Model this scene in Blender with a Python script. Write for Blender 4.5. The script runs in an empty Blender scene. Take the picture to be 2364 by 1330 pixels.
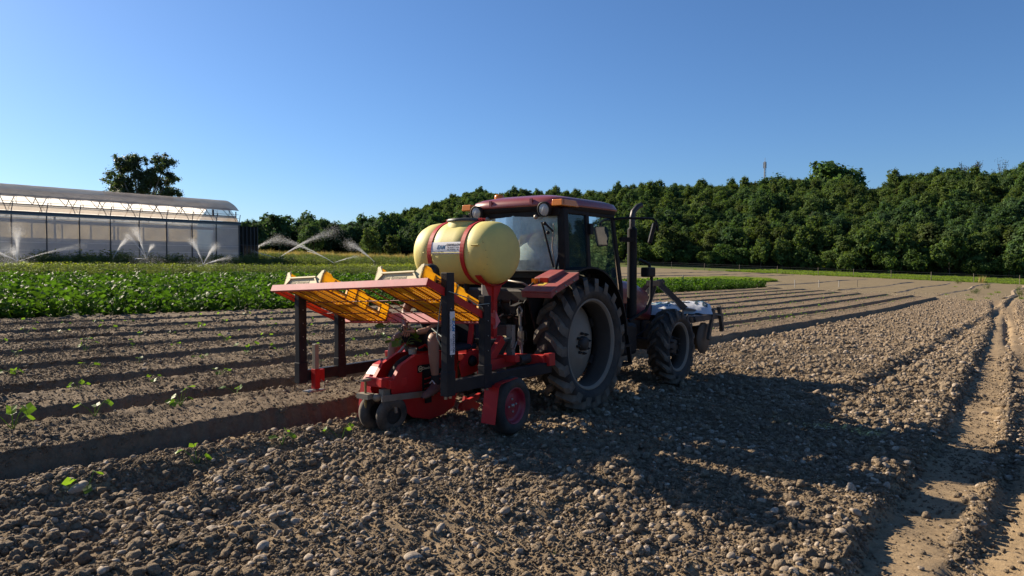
import bpy, math, random
import numpy as np
from mathutils import Vector, Matrix, Euler, Quaternion

random.seed(7)
rng = np.random.default_rng(11)
SC = bpy.context.scene
COL = SC.collection
PI = math.pi
R = math.radians

# ------------------------------------------------------------------ camera
cam_d = bpy.data.cameras.new('camera')
cam = bpy.data.objects.new('camera', cam_d)
COL.objects.link(cam)
cam.location = (0, 0, 1.65)
cam.rotation_euler = (R(90 - 1.874), 0, 0)
cam_d.sensor_width = 36.0
cam_d.lens = 36.0 * 1650 / 2364
cam_d.clip_start = 0.05
cam_d.clip_end = 5000
SC.camera = cam

# ------------------------------------------------------------------ sky, sun, exposure
SUN_EL = R(28.0)
SUN_H = Vector((-0.838, 0.545, 0)).normalized()
SUN_DIR = Vector((SUN_H.x * math.cos(SUN_EL), SUN_H.y * math.cos(SUN_EL), math.sin(SUN_EL)))
world = bpy.data.worlds.new("World")
SC.world = world
world.use_nodes = True
wn = world.node_tree
wn.nodes.clear()
w_out = wn.nodes.new('ShaderNodeOutputWorld')
w_bg = wn.nodes.new('ShaderNodeBackground')
w_sky = wn.nodes.new('ShaderNodeTexSky')
w_sky.sky_type = 'NISHITA'
w_sky.sun_disc = False
w_sky.sun_elevation = SUN_EL
w_sky.sun_rotation = math.atan2(SUN_H.x, SUN_H.y)
w_sky.altitude = 300
w_sky.air_density = 1.0
w_sky.dust_density = 0.5
w_sky.ozone_density = 8.7
w_bg.inputs['Strength'].default_value = 0.065
wn.links.new(w_sky.outputs['Color'], w_bg.inputs['Color'])
wn.links.new(w_bg.outputs['Background'], w_out.inputs['Surface'])

sun_d = bpy.data.lights.new('sun', 'SUN')
sun_d.energy = 5.0
sun_d.angle = R(0.53)
sun_d.color = (1.0, 0.86, 0.67)
sun = bpy.data.objects.new('sun', sun_d)
COL.objects.link(sun)
sun.location = (-30, 20, 30)
sun.rotation_euler = SUN_DIR.to_track_quat('Z', 'Y').to_euler()

SC.view_settings.view_transform = 'Standard'
SC.view_settings.look = 'None'
SC.view_settings.gamma = 1.0
SC.view_settings.exposure = 1.0
try:
    SC.view_settings.use_curve_mapping = False
except Exception:
    pass
SC.render.engine = 'CYCLES'
SC.cycles.use_denoising = True
SC.cycles.denoiser = 'OPENIMAGEDENOISE'
SC.cycles.denoising_input_passes = 'RGB_ALBEDO_NORMAL'
SC.cycles.denoising_prefilter = 'ACCURATE'
SC.cycles.max_bounces = 8
SC.cycles.transparent_max_bounces = 16
SC.cycles.sample_clamp_indirect = 4.0

# ------------------------------------------------------------------ materials
def new_mat(name):
    m = bpy.data.materials.new(name)
    m.use_nodes = True
    m.node_tree.nodes.clear()
    return m, m.node_tree.nodes, m.node_tree.links

def N(nodes, t, **kw):
    n = nodes.new(t)
    for k_, v_ in kw.items():
        if k_ in n.inputs.keys():
            n.inputs[k_].default_value = v_
        else:
            setattr(n, k_, v_)
    return n

def mixc(nodes, links, fac, a, b, blend='MIX'):
    m = nodes.new('ShaderNodeMix')
    m.data_type = 'RGBA'
    m.blend_type = blend
    for sock, val in ((m.inputs[0], fac), (m.inputs[6], a), (m.inputs[7], b)):
        if hasattr(val, 'is_output'):
            links.new(val, sock)
        elif isinstance(val, (int, float)):
            sock.default_value = val
        else:
            sock.default_value = (val[0], val[1], val[2], 1)
    return m.outputs[2]

def noise(nodes, links, scale, detail=4, rough=0.6, coord='Object'):
    tc = nodes.new('ShaderNodeTexCoord')
    n = nodes.new('ShaderNodeTexNoise')
    n.inputs['Scale'].default_value = scale
    n.inputs['Detail'].default_value = detail
    n.inputs['Roughness'].default_value = rough
    links.new(tc.outputs[coord], n.inputs['Vector'])
    return n

def ramp(nodes, links, src, p0, p1, c0=(0, 0, 0), c1=(1, 1, 1)):
    r = nodes.new('ShaderNodeValToRGB')
    r.color_ramp.elements[0].position = p0
    r.color_ramp.elements[1].position = p1
    r.color_ramp.elements[0].color = (*c0, 1)
    r.color_ramp.elements[1].color = (*c1, 1)
    links.new(src, r.inputs[0])
    return r.outputs[0]

def mat_std(name, col_, rough=0.5, metal=0.0, dirt=None, dirt_amt=0.35, dirt_scale=6, vary=0.12, bump=0.0, bump_scale=40, coat=0.0, spec=0.5):
    col = tuple(c * .78 for c in col_)
    m, n, l = new_mat(name)
    out = n.new('ShaderNodeOutputMaterial')
    b = n.new('ShaderNodeBsdfPrincipled')
    nz = noise(n, l, dirt_scale, 6, 0.65)
    base = mixc(n, l, ramp(n, l, nz.outputs['Fac'], 0.3, 0.7), [c * (1 - vary) for c in col], [min(1, c * (1 + vary)) for c in col])
    if dirt:
        nz2 = noise(n, l, dirt_scale * 0.37, 8, 0.7)
        f = ramp(n, l, nz2.outputs['Fac'], 0.42, 0.75, (0, 0, 0), (dirt_amt,) * 3)
        base = mixc(n, l, f, base, dirt)
    l.new(base, b.inputs['Base Color'])
    b.inputs['Roughness'].default_value = rough
    b.inputs['Metallic'].default_value = metal
    b.inputs['Coat Weight'].default_value = coat
    b.inputs['Specular IOR Level'].default_value = spec
    if bump:
        nb = noise(n, l, bump_scale, 5, 0.6)
        bm = n.new('ShaderNodeBump')
        bm.inputs['Strength'].default_value = bump
        bm.inputs['Distance'].default_value = 0.01
        l.new(nb.outputs['Fac'], bm.inputs['Height'])
        l.new(bm.outputs['Normal'], b.inputs['Normal'])
    l.new(b.outputs[0], out.inputs[0])
    return m

def mat_leaf(name, col, col2, trans=0.45, rough=0.5, attr=None, spec=0.3, hue=0.5):
    """two-sided foliage: diffuse + translucent, colour varied per plant and per leaf"""
    m, n, l = new_mat(name)
    out = n.new('ShaderNodeOutputMaterial')
    oi = n.new('ShaderNodeObjectInfo')
    base = mixc(n, l, oi.outputs['Random'], [c * .80 for c in col], [c * .80 for c in col2])
    if attr:
        at = n.new('ShaderNodeAttribute')
        at.attribute_name = attr
        base = mixc(n, l, 1.0, base, at.outputs['Color'], 'MULTIPLY')
    b = n.new('ShaderNodeBsdfPrincipled')
    b.inputs['Roughness'].default_value = rough
    b.inputs['Specular IOR Level'].default_value = spec
    l.new(base, b.inputs['Base Color'])
    t = n.new('ShaderNodeBsdfTranslucent')
    tcol = mixc(n, l, 1.0, base, (1.3, 1.35, 0.55), 'MULTIPLY')
    l.new(tcol, t.inputs['Color'])
    mx = n.new('ShaderNodeMixShader')
    mx.inputs[0].default_value = trans
    l.new(b.outputs[0], mx.inputs[1])
    l.new(t.outputs[0], mx.inputs[2])
    l.new(mx.outputs[0], out.inputs[0])
    return m

def mat_glass(name, col, alpha, rough=0.05, dust=None, dust_amt=0.0):
    """thin pane: part see-through, part reflecting, with a film of dust (rear pane: sky reflection too)"""
    m, n, l = new_mat(name)
    out = n.new('ShaderNodeOutputMaterial')
    tr = n.new('ShaderNodeBsdfTransparent')
    tr.inputs['Color'].default_value = (*col, 1)
    gl = n.new('ShaderNodeBsdfGlossy')
    gl.inputs['Roughness'].default_value = rough
    fr = n.new('ShaderNodeFresnel')
    fr.inputs['IOR'].default_value = 1.6
    mx = n.new('ShaderNodeMixShader')
    l.new(fr.outputs[0], mx.inputs[0])
    l.new(tr.outputs[0], mx.inputs[1])
    l.new(gl.outputs[0], mx.inputs[2])
    last = mx.outputs[0]
    if dust:
        d = n.new('ShaderNodeBsdfDiffuse')
        d.inputs['Color'].default_value = (*dust, 1)
        nz = noise(n, l, 5, 8, 0.7)
        f = ramp(n, l, nz.outputs['Fac'], 0.25, 0.8, (dust_amt * 0.4,) * 3, (dust_amt * 1.5,) * 3)
        m2 = n.new('ShaderNodeMixShader')
        l.new(f, m2.inputs[0])
        l.new(last, m2.inputs[1])
        l.new(d.outputs[0], m2.inputs[2])
        last = m2.outputs[0]
    l.new(last, out.inputs[0])
    return m

# ------------------------------------------------------------------ mesh building
class MB:
    """collects geometry for ONE mesh object"""
    def __init__(self):
        self.v = []
        self.f = []
        self.smooth = []

    def add(self, verts, faces, smooth=False):
        o = len(self.v)
        self.v.extend([tuple(p) for p in verts])
        self.f.extend([tuple(i + o for i in fc) for fc in faces])
        self.smooth.extend([smooth] * len(faces))
        return self

    def box(self, c, s, rot=None):
        c = Vector(c)
        pts = []
        for sx in (-.5, .5):
            for sy in (-.5, .5):
                for sz in (-.5, .5):
                    p = Vector((sx * s[0], sy * s[1], sz * s[2]))
                    if rot is not None:
                        p = rot @ p
                    pts.append(c + p)
        return self.add(pts, [(0, 1, 3, 2), (4, 6, 7, 5), (0, 4, 5, 1), (2, 3, 7, 6), (0, 2, 6, 4), (1, 5, 7, 3)])

    def bar(self, p, q, w, h, up=(0, 0, 1)):
        p, q = Vector(p), Vector(q)
        d = (q - p).normalized()
        s = d.cross(Vector(up))
        if s.length < 1e-4:
            s = d.cross(Vector((1, 0, 0)))
        s.normalize()
        t = s.cross(d).normalized()
        pts = []
        for e in (p, q):
            for a, b in ((-1, -1), (1, -1), (1, 1), (-1, 1)):
                pts.append(e + s * a * w / 2 + t * b * h / 2)
        return self.add(pts, [(3, 2, 1, 0), (4, 5, 6, 7), (0, 1, 5, 4), (1, 2, 6, 5), (2, 3, 7, 6), (3, 0, 4, 7)])

    def tube(self, pts, r, n=8, cap=True, smooth=True):
        pts = [Vector(p) for p in pts]
        rr = r if isinstance(r, (list, tuple)) else [r] * len(pts)
        rings = []
        prev = None
        for i, p in enumerate(pts):
            if i == 0:
                d = pts[1] - pts[0]
            elif i == len(pts) - 1:
                d = pts[-1] - pts[-2]
            else:
                d = (pts[i + 1] - pts[i]).normalized() + (pts[i] - pts[i - 1]).normalized()
            d.normalize()
            if prev is None:
                a = d.cross(Vector((0, 0, 1)))
                if a.length < 1e-3:
                    a = d.cross(Vector((1, 0, 0)))
            else:
                a = prev - d * prev.dot(d)
            a.normalize()
            prev = a
            b = d.cross(a)
            rings.append([p + (a * math.cos(2 * PI * j / n) + b * math.sin(2 * PI * j / n)) * rr[i] for j in range(n)])
        vs = [q for ring in rings for q in ring]
        fs = []
        for i in range(len(rings) - 1):
            for j in range(n):
                k2 = (j + 1) % n
                fs.append((i * n + j, i * n + k2, (i + 1) * n + k2, (i + 1) * n + j))
        self.add(vs, fs, smooth)
        if cap:
            self.add(rings[0], [tuple(range(n))[::-1]])
            self.add(rings[-1], [tuple(range(n))])
        return self

    def lathe(self, prof, n=32, M=Matrix(), smooth=True, close=False):
        """profile of (radius, height) turned about local Z, then placed with M"""
        vs, fs = [], []
        for r, z in prof:
            for j in range(n):
                t = 2 * PI * j / n
                vs.append(M @ Vector((r * math.cos(t), r * math.sin(t), z)))
        m = len(prof)
        for i in range(m - 1 if not close else m):
            i2 = (i + 1) % m
            for j in range(n):
                k2 = (j + 1) % n
                fs.append((i * n + j, i * n + k2, i2 * n + k2, i2 * n + j))
        return self.add(vs, fs, smooth)

    def prism(self, poly, vec):
        """polygon (3-D points) pushed along vec"""
        n = len(poly)
        a = [Vector(p) for p in poly]
        b = [p + Vector(vec) for p in a]
        fs = [tuple(range(n))[::-1], tuple(range(n, 2 * n))]
        for i in range(n):
            j = (i + 1) % n
            fs.append((i, j, n + j, n + i))
        return self.add(a + b, fs)

    def strip(self, pts, vec, th):
        """bent sheet: polyline swept along vec with a thickness"""
        vec = Vector(vec)
        pts = [Vector(p) for p in pts]
        off = []
        for i in range(len(pts)):
            d = (pts[min(i + 1, len(pts) - 1)] - pts[max(i - 1, 0)]).normalized()
            off.append(vec.cross(d).normalized() * th)
        m = len(pts)
        vs = pts + [p + vec for p in pts] + [p + o for p, o in zip(pts, off)] + [p + vec + o for p, o in zip(pts, off)]
        fs = []
        for i in range(m - 1):
            fs.append((i, i + 1, m + i + 1, m + i))
            fs.append((2 * m + i, 3 * m + i, 3 * m + i + 1, 2 * m + i + 1))
            fs.append((i, 2 * m + i, 2 * m + i + 1, i + 1))
            fs.append((m + i, m + i + 1, 3 * m + i + 1, 3 * m + i))
        fs.append((0, m, 3 * m, 2 * m))
        fs.append((m - 1, 3 * m - 1, 4 * m - 1, 2 * m - 1)[::-1])
        return self.add(vs, fs)

    def ball(self, c, r, nu=12, nv=8, M=None):
        c = Vector(c)
        r = (r, r, r) if isinstance(r, (int, float)) else r
        vs, fs = [], []
        for i in range(nv + 1):
            ph = PI * i / nv
            for j in range(nu):
                th = 2 * PI * j / nu
                p = Vector((r[0] * math.sin(ph) * math.cos(th), r[1] * math.sin(ph) * math.sin(th), r[2] * math.cos(ph)))
                vs.append(c + (M @ p if M else p))
        for i in range(nv):
            for j in range(nu):
                k2 = (j + 1) % nu
                fs.append((i * nu + j, (i + 1) * nu + j, (i + 1) * nu + k2, i * nu + k2))
        return self.add(vs, fs, True)

    def mesh(self, name, mat, off=(0, 0, 0)):
        me = bpy.data.meshes.new(name)
        off = Vector(off)
        me.from_pydata([Vector(p) - off for p in self.v], [], self.f)
        me.polygons.foreach_set('use_smooth', self.smooth)
        me.update()
        if mat:
            me.materials.append(mat)
        return me

    def build(self, name, mat, parent=None, off=(0, 0, 0), bevel=0.0):
        o = bpy.data.objects.new(name, self.mesh(name, mat, off))
        COL.objects.link(o)
        if parent is not None:
            o.parent = parent
        if bevel:
            md = o.modifiers.new('bevel', 'BEVEL')
            md.width = bevel
            md.segments = 2
            md.limit_method = 'ANGLE'
        return o

def tag(o, label=None, cat=None, group=None, kind=None):
    for k_, v_ in (('label', label), ('category', cat), ('group', group), ('kind', kind)):
        if v_:
            o[k_] = v_
    return o

def thing(name, label, cat, loc=(0, 0, 0), rz=0.0, group=None):
    o = bpy.data.objects.new(name, None)
    COL.objects.link(o)
    o.empty_display_size = 0.1
    o.location = loc
    o.rotation_euler = (0, 0, rz)
    return tag(o, label, cat, group)

def link_mesh(name, me, parent=None, loc=(0, 0, 0), rot=(0, 0, 0), scale=(1, 1, 1)):
    o = bpy.data.objects.new(name, me)
    COL.objects.link(o)
    if parent is not None:
        o.parent = parent
    o.location = loc
    o.rotation_euler = rot
    o.scale = scale
    return o

def copy_tree(o, parent=None):
    c = o.copy()
    COL.objects.link(c)
    c.parent = parent
    for ch in [x for x in o.children]:
        copy_tree(ch, c)
    return c

def text_obj(name, s, size, M, mat, parent, extrude=0.0008, align='CENTER', shear=0.0, spacing=1.0, bold=0.0):
    """flat lettering: local X = reading direction, local Y = up, local Z = outwards"""
    cu = bpy.data.curves.new(name, 'FONT')
    cu.body = s
    cu.size = size
    cu.extrude = extrude
    cu.align_x = align
    cu.align_y = 'CENTER'
    cu.shear = shear
    cu.space_character = spacing
    cu.offset = bold
    cu.resolution_u = 2
    tmp = bpy.data.objects.new(name, cu)
    COL.objects.link(tmp)
    dg = bpy.context.evaluated_depsgraph_get()
    me = bpy.data.meshes.new_from_object(tmp.evaluated_get(dg))
    bpy.data.objects.remove(tmp)
    me.transform(M)
    me.materials.clear()
    me.materials.append(mat)
    o = bpy.data.objects.new(name, me)
    COL.objects.link(o)
    o.parent = parent
    return o

def frame_M(origin, x, y):
    x = Vector(x).normalized()
    y = Vector(y)
    y = (y - x * y.dot(x)).normalized()
    z = x.cross(y)
    M = Matrix.Identity(4)
    for i in range(3):
        M[i][0], M[i][1], M[i][2], M[i][3] = x[i], y[i], z[i], origin[i]
    return M

# ------------------------------------------------------------------ scatter with geometry nodes
def scatter(name, pts, rot, scl, pick, sources, kind='stuff'):
    me = bpy.data.meshes.new(name)
    n = len(pts)
    me.vertices.add(n)
    me.vertices.foreach_set('co', np.asarray(pts, np.float32).ravel())
    for nm, arr in (('rot', rot), ('scl', scl)):
        a = me.attributes.new(nm, 'FLOAT_VECTOR', 'POINT')
        a.data.foreach_set('vector', np.asarray(arr, np.float32).ravel())
    a = me.attributes.new('pick', 'INT', 'POINT')
    a.data.foreach_set('value', np.asarray(pick, np.int32))
    o = bpy.data.objects.new(name, me)
    COL.objects.link(o)
    o['kind'] = kind
    ng = bpy.data.node_groups.new(name + '_nodes', 'GeometryNodeTree')
    ng.interface.new_socket('Geometry', in_out='INPUT', socket_type='NodeSocketGeometry')
    ng.interface.new_socket('Geometry', in_out='OUTPUT', socket_type='NodeSocketGeometry')
    nd, lk = ng.nodes, ng.links
    gi = nd.new('NodeGroupInput')
    go = nd.new('NodeGroupOutput')
    jo = nd.new('GeometryNodeJoinGeometry')
    for s in sources:
        oi = nd.new('GeometryNodeObjectInfo')
        oi.transform_space = 'ORIGINAL'
        oi.inputs['Object'].default_value = s
        oi.inputs['As Instance'].default_value = True
        lk.new(oi.outputs['Geometry'], jo.inputs[0])
    ip = nd.new('GeometryNodeInstanceOnPoints')
    lk.new(gi.outputs[0], ip.inputs['Points'])
    lk.new(jo.outputs[0], ip.inputs['Instance'])
    ip.inputs['Pick Instance'].default_value = True
    for nm, typ, sock in (('pick', 'INT', 'Instance Index'), ('rot', 'FLOAT_VECTOR', 'Rotation'), ('scl', 'FLOAT_VECTOR', 'Scale')):
        na = nd.new('GeometryNodeInputNamedAttribute')
        na.data_type = typ
        na.inputs['Name'].default_value = nm
        src = na.outputs['Attribute']
        lk.new(src, ip.inputs[sock])
    lk.new(ip.outputs[0], go.inputs[0])
    md = o.modifiers.new('scatter', 'NODES')
    md.node_group = ng
    return o

# ------------------------------------------------------------------ noise
def _hash(ix, iy, seed):
    h = (ix.astype(np.int64) * 374761393 + iy.astype(np.int64) * 668265263 + seed * 982451653) & 0xffffffff
    h = ((h ^ (h >> 13)) * 1274126177) & 0xffffffff
    h = h ^ (h >> 16)
    return (h & 0xffff) / 65535.0

def vnoise(x, y, seed=0):
    ix, iy = np.floor(x), np.floor(y)
    fx, fy = x - ix, y - iy
    fx = fx * fx * (3 - 2 * fx)
    fy = fy * fy * (3 - 2 * fy)
    a, b = _hash(ix, iy, seed), _hash(ix + 1, iy, seed)
    c, d = _hash(ix, iy + 1, seed), _hash(ix + 1, iy + 1, seed)
    return (a * (1 - fx) + b * fx) * (1 - fy) + (c * (1 - fx) + d * fx) * fy - 0.5

def smooth(e0, e1, x):
    t = np.clip((x - e0) / (e1 - e0), 0, 1)
    return t * t * (3 - 2 * t)

# ------------------------------------------------------------------ layout frame: a along the rows, b across to the left
HD = R(37.0)
UX, UY = math.sin(HD), math.cos(HD)
OX, OY, OZ = 0.1534, 8.7057, -0.0047
RZ = math.atan2(UY, UX)

def ab2xy(a, b):
    return OX + a * UX - b * UY, OY + a * UY + b * UX

def xy2ab(x, y):
    dx, dy = x - OX, y - OY
    return dx * UX + dy * UY, -dx * UY + dy * UX

RUT1 = np.array([(0.6, 1.6), (1.79, 3.38), (2.13, 3.88), (2.66, 4.7), (3.61, 5.89), (4.32, 6.83), (5.64, 8.64), (8.01, 12.01), (11.66, 17.18), (17.47, 25.48), (26.1, 38.36), (33.5, 49.5)])
RUT2 = np.array([(1.75, 2.4), (2.74, 3.94), (3.68, 5.06), (5.13, 6.89), (7.03, 9.59), (10.66, 14.82), (13.37, 18.91), (20.26, 28.94), (27.43, 39.37), (35, 50)])

def polydist(x, y, P):
    best = np.full(np.shape(x), 1e9)
    side = np.zeros(np.shape(x))
    along = np.zeros(np.shape(x))
    s0 = 0.0
    for (x0, y0), (x1, y1) in zip(P[:-1], P[1:]):
        dx, dy = x1 - x0, y1 - y0
        L = math.hypot(dx, dy)
        t = np.clip(((x - x0) * dx + (y - y0) * dy) / L ** 2, 0, 1)
        d = np.hypot(x - x0 - t * dx, y - y0 - t * dy)
        sg = np.sign((x - x0) * dy - (y - y0) * dx)
        m = d < best
        best = np.where(m, d, best)
        side = np.where(m, sg, side)
        along = np.where(m, s0 + t * L, along)
        s0 += L
    return best, side, along

PER = 1.55
HOLLOWS = [(-2.51, 4.25, .16, .28, .08), (-2.49, 5.11, .18, .22, .08), (-1.94, 4.65, .17, .25, .085), (-1.76, 5.13, .15, .2, .07), (-1.6, 5.59, .15, .2, .07), (-1.14, 5.29, .2, .2, .03), (-1.72, 3.83, .14, .2, .04), (-3.1, 4.6, .2, .25, .04)]

def hill(x, y):
    """wooded hill: foot and ridge distances and ridge height by bearing"""
    d = np.hypot(x, y)
    az = x / np.maximum(y, 1.0)
    px = az * 1650 + 1182
    foot = np.interp(px, [-400, 300, 560, 760, 900, 1200, 1500, 2364, 3000], [330, 300, 215, 205, 200, 180, 158, 155, 150])
    ridg = np.interp(px, [-400, 500, 620, 760, 860, 930, 1000, 1100, 1250, 1500, 1800, 2364, 3000], [560, 520, 470, 450, 420, 390, 350, 310, 290, 268, 255, 245, 240])
    hgt = np.interp(px, [-400, 300, 560, 620, 700, 780, 860, 930, 1000, 1090, 1150, 1250, 1320, 1400, 1480, 1560, 1640, 1760, 1820, 1950, 2010, 2060, 2200, 2364, 3000],
                    [0, 0, 0.5, 1, 4, 8, 14, 18, 20.5, 23, 22, 21.5, 20.5, 21, 21.5, 21.5, 21.5, 22, 20.5, 21.5, 18, 21.5, 22, 21.5, 21])
    t = np.clip((d - foot) / (ridg - foot), 0, 1.6)
    up = np.where(t < 1, np.sin(np.clip(t, 0, 1) * PI / 2) ** 1.15, 1 - 0.25 * (t - 1))
    return hgt * up, t, px

def base_z(x, y):
    D = np.maximum(y, 0.0)
    rise = 0.013 * np.clip(D - 32, 0, 28) * smooth(30, 38, D) + 0.02 * np.clip(D - 60, 0, 160)
    tilt = -0.0304 * np.clip(x, -120, 90)
    return tilt + rise

def bed_masks(a, b):
    """1 inside the bedded strip left of the machine, and the phase across a bed"""
    ends = 48.5 + 0.25 * (b - 1) + 1.2 * np.sin(b * 3.1)
    on = smooth(0.75, 0.80, b) * (1 - smooth(13.0, 13.3, b)) * (1 - smooth(-0.2, 0.6, a - ends))
    ph = np.mod(b - 1.0, PER)
    return on, ph

def gz(x, y, fine=True):
    x = np.asarray(x, float)
    y = np.asarray(y, float)
    a, b = xy2ab(x, y)
    z = base_z(x, y)
    hz, t, px = hill(x, y)
    z = z + hz
    near = 1 - smooth(25, 60, np.hypot(x, y))
    on, ph = bed_masks(a, b)
    wob = 0.035 * vnoise(a * 1.3, b * 0 + 3, 5) + 0.022 * vnoise(a * 5, np.floor(b), 6) + 0.05 * vnoise(a * 11, b * 9, 8)
    p2 = ph + wob
    # bed top from phase 0 to 1.12, groove from 1.12 to 1.55
    top = smooth(-0.045, 0.03, p2) * (1 - smooth(1.0, 1.14, p2)) + smooth(PER - 0.045, PER + 0.03, p2)
    first = smooth(0.66, 0.90, b)
    zb = -0.095 + 0.235 * top
    row = np.exp(-((p2 - 0.75) / 0.05) ** 2) * 0.035 + np.exp(-((p2 - 0.75) / 0.22) ** 2) * -0.015
    zb = zb - row * 0.9 * (0.6 + 0.8 * (vnoise(a * 2.1, b * 0, 9) + .5))
    z = z + on * zb
    # cobbled bank beside the newest furrow and loose ridge under the press wheels
    z = z + (0.05 * np.exp(-((b - 0.42) / 0.16) ** 2) - 0.045 * np.exp(-((b - 0.12) / 0.10) ** 2)) * (1 - smooth(-2.6, -1.6, a)) * smooth(-40, -20, a)
    z = z + 0.035 * np.exp(-((b + 0.9) / 0.22) ** 2) * -1.0 * (1 - smooth(-1.8, -1.2, a))
    # old drill line to the right of the tractor
    z = z + (0.05 * np.exp(-((b + 2.75) / 0.13) ** 2) - 0.05 * np.exp(-((b + 3.0) / 0.14) ** 2)) * smooth(2.0, 3.0, a) * (1 - smooth(60, 70, a)) * (0.5 + 1.0 * (vnoise(a * .7, a * 0, 21) + .5))
    # wheel ruts
    rough_k = np.ones_like(z)
    for P, w, dep, sd in ((RUT1, 0.205, 0.09, 31), (RUT2, 0.17, 0.075, 47)):
        d, side, al = polydist(x, y, P)
        d = d + 0.05 * vnoise(al * 1.5, side, sd) + 0.02 * vnoise(al * 7, side, sd + 1)
        fade = 1 - smooth(43, 49, y)
        inside = 1 - smooth(w, w + 0.12, d)
        berm = np.exp(-((d - w - 0.22) / 0.11) ** 2) * 0.018
        z = z + fade * (-dep * inside + berm)
        rough_k = rough_k * (1 - 0.75 * (1 - smooth(w - .09, w + .01, d)) * fade)
        # lug prints of a tyre along the ruts
        lug = np.abs(np.mod(al + 0.25 * d * side, 0.095) / 0.095 - 0.5) * 2
        if sd == 31:
            strip = np.exp(-((d - 0.31) / 0.085) ** 2) * (side > 0) * smooth(3.6, 4.4, y) * (1 - smooth(6.0, 7.0, y))
            z = z - fade * 0.05 * np.exp(-((d - 0.40) / 0.14) ** 2) * (side > 0) * smooth(1.0, 2.0, y) * (1 - smooth(6.5, 8.0, y))
        else:
            strip = np.exp(-(d / .17) ** 2) * (1 - smooth(6.5, 8.0, y))
        z = z + fade * strip * 0.042 * (smooth(0.25, 0.75, lug) - .5)
        rough_k = rough_k * (1 - (0.85 if sd == 31 else 0.7) * strip)
    for hx, hy, wx, wy, dp in HOLLOWS:
        z = z - dp * np.exp(-((x - hx) / wx) ** 2 - ((y - hy) / wy) ** 2)
    if fine:
        k = near * rough_k * (1 - 0.25 * on)
        n1 = vnoise(x * 2.3, y * 2.3, 1) * 0.055 + vnoise(x * 6.1, y * 6.1, 2) * 0.05
        n2 = vnoise(x * 15, y * 15, 3) * 0.034 + vnoise(x * 27, y * 27, 4) * 0.030
        z = z + (n1 * (1 - 0.75 * (1 - rough_k)) * near * (1 - 0.72 * on) + n2 * k)
    return z

def gz1(x, y, fine=True):
    return float(gz(np.array([x]), np.array([y]), fine)[0])

def grow(start, step, fac, smax, stop):
    out = [start]
    s = step
    while out[-1] < stop:
        out.append(out[-1] + s)
        s = min(s * fac, smax)
    return out

# ================================================================== GROUND
FENCE = [(-10.0, 150.0), (29.0, 130.0), (48.0, 112.0), (67.5, 95.0), (85.0, 80.0), (110, 60)]

def beyond_fence(x, y):
    fx = np.array([p[0] for p in FENCE])
    fy = np.array([p[1] for p in FENCE])
    return y - np.interp(x, fx, fy)

def zuc_back(a):
    return 33 - 14.5 * smooth(20, 28, a)

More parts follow.
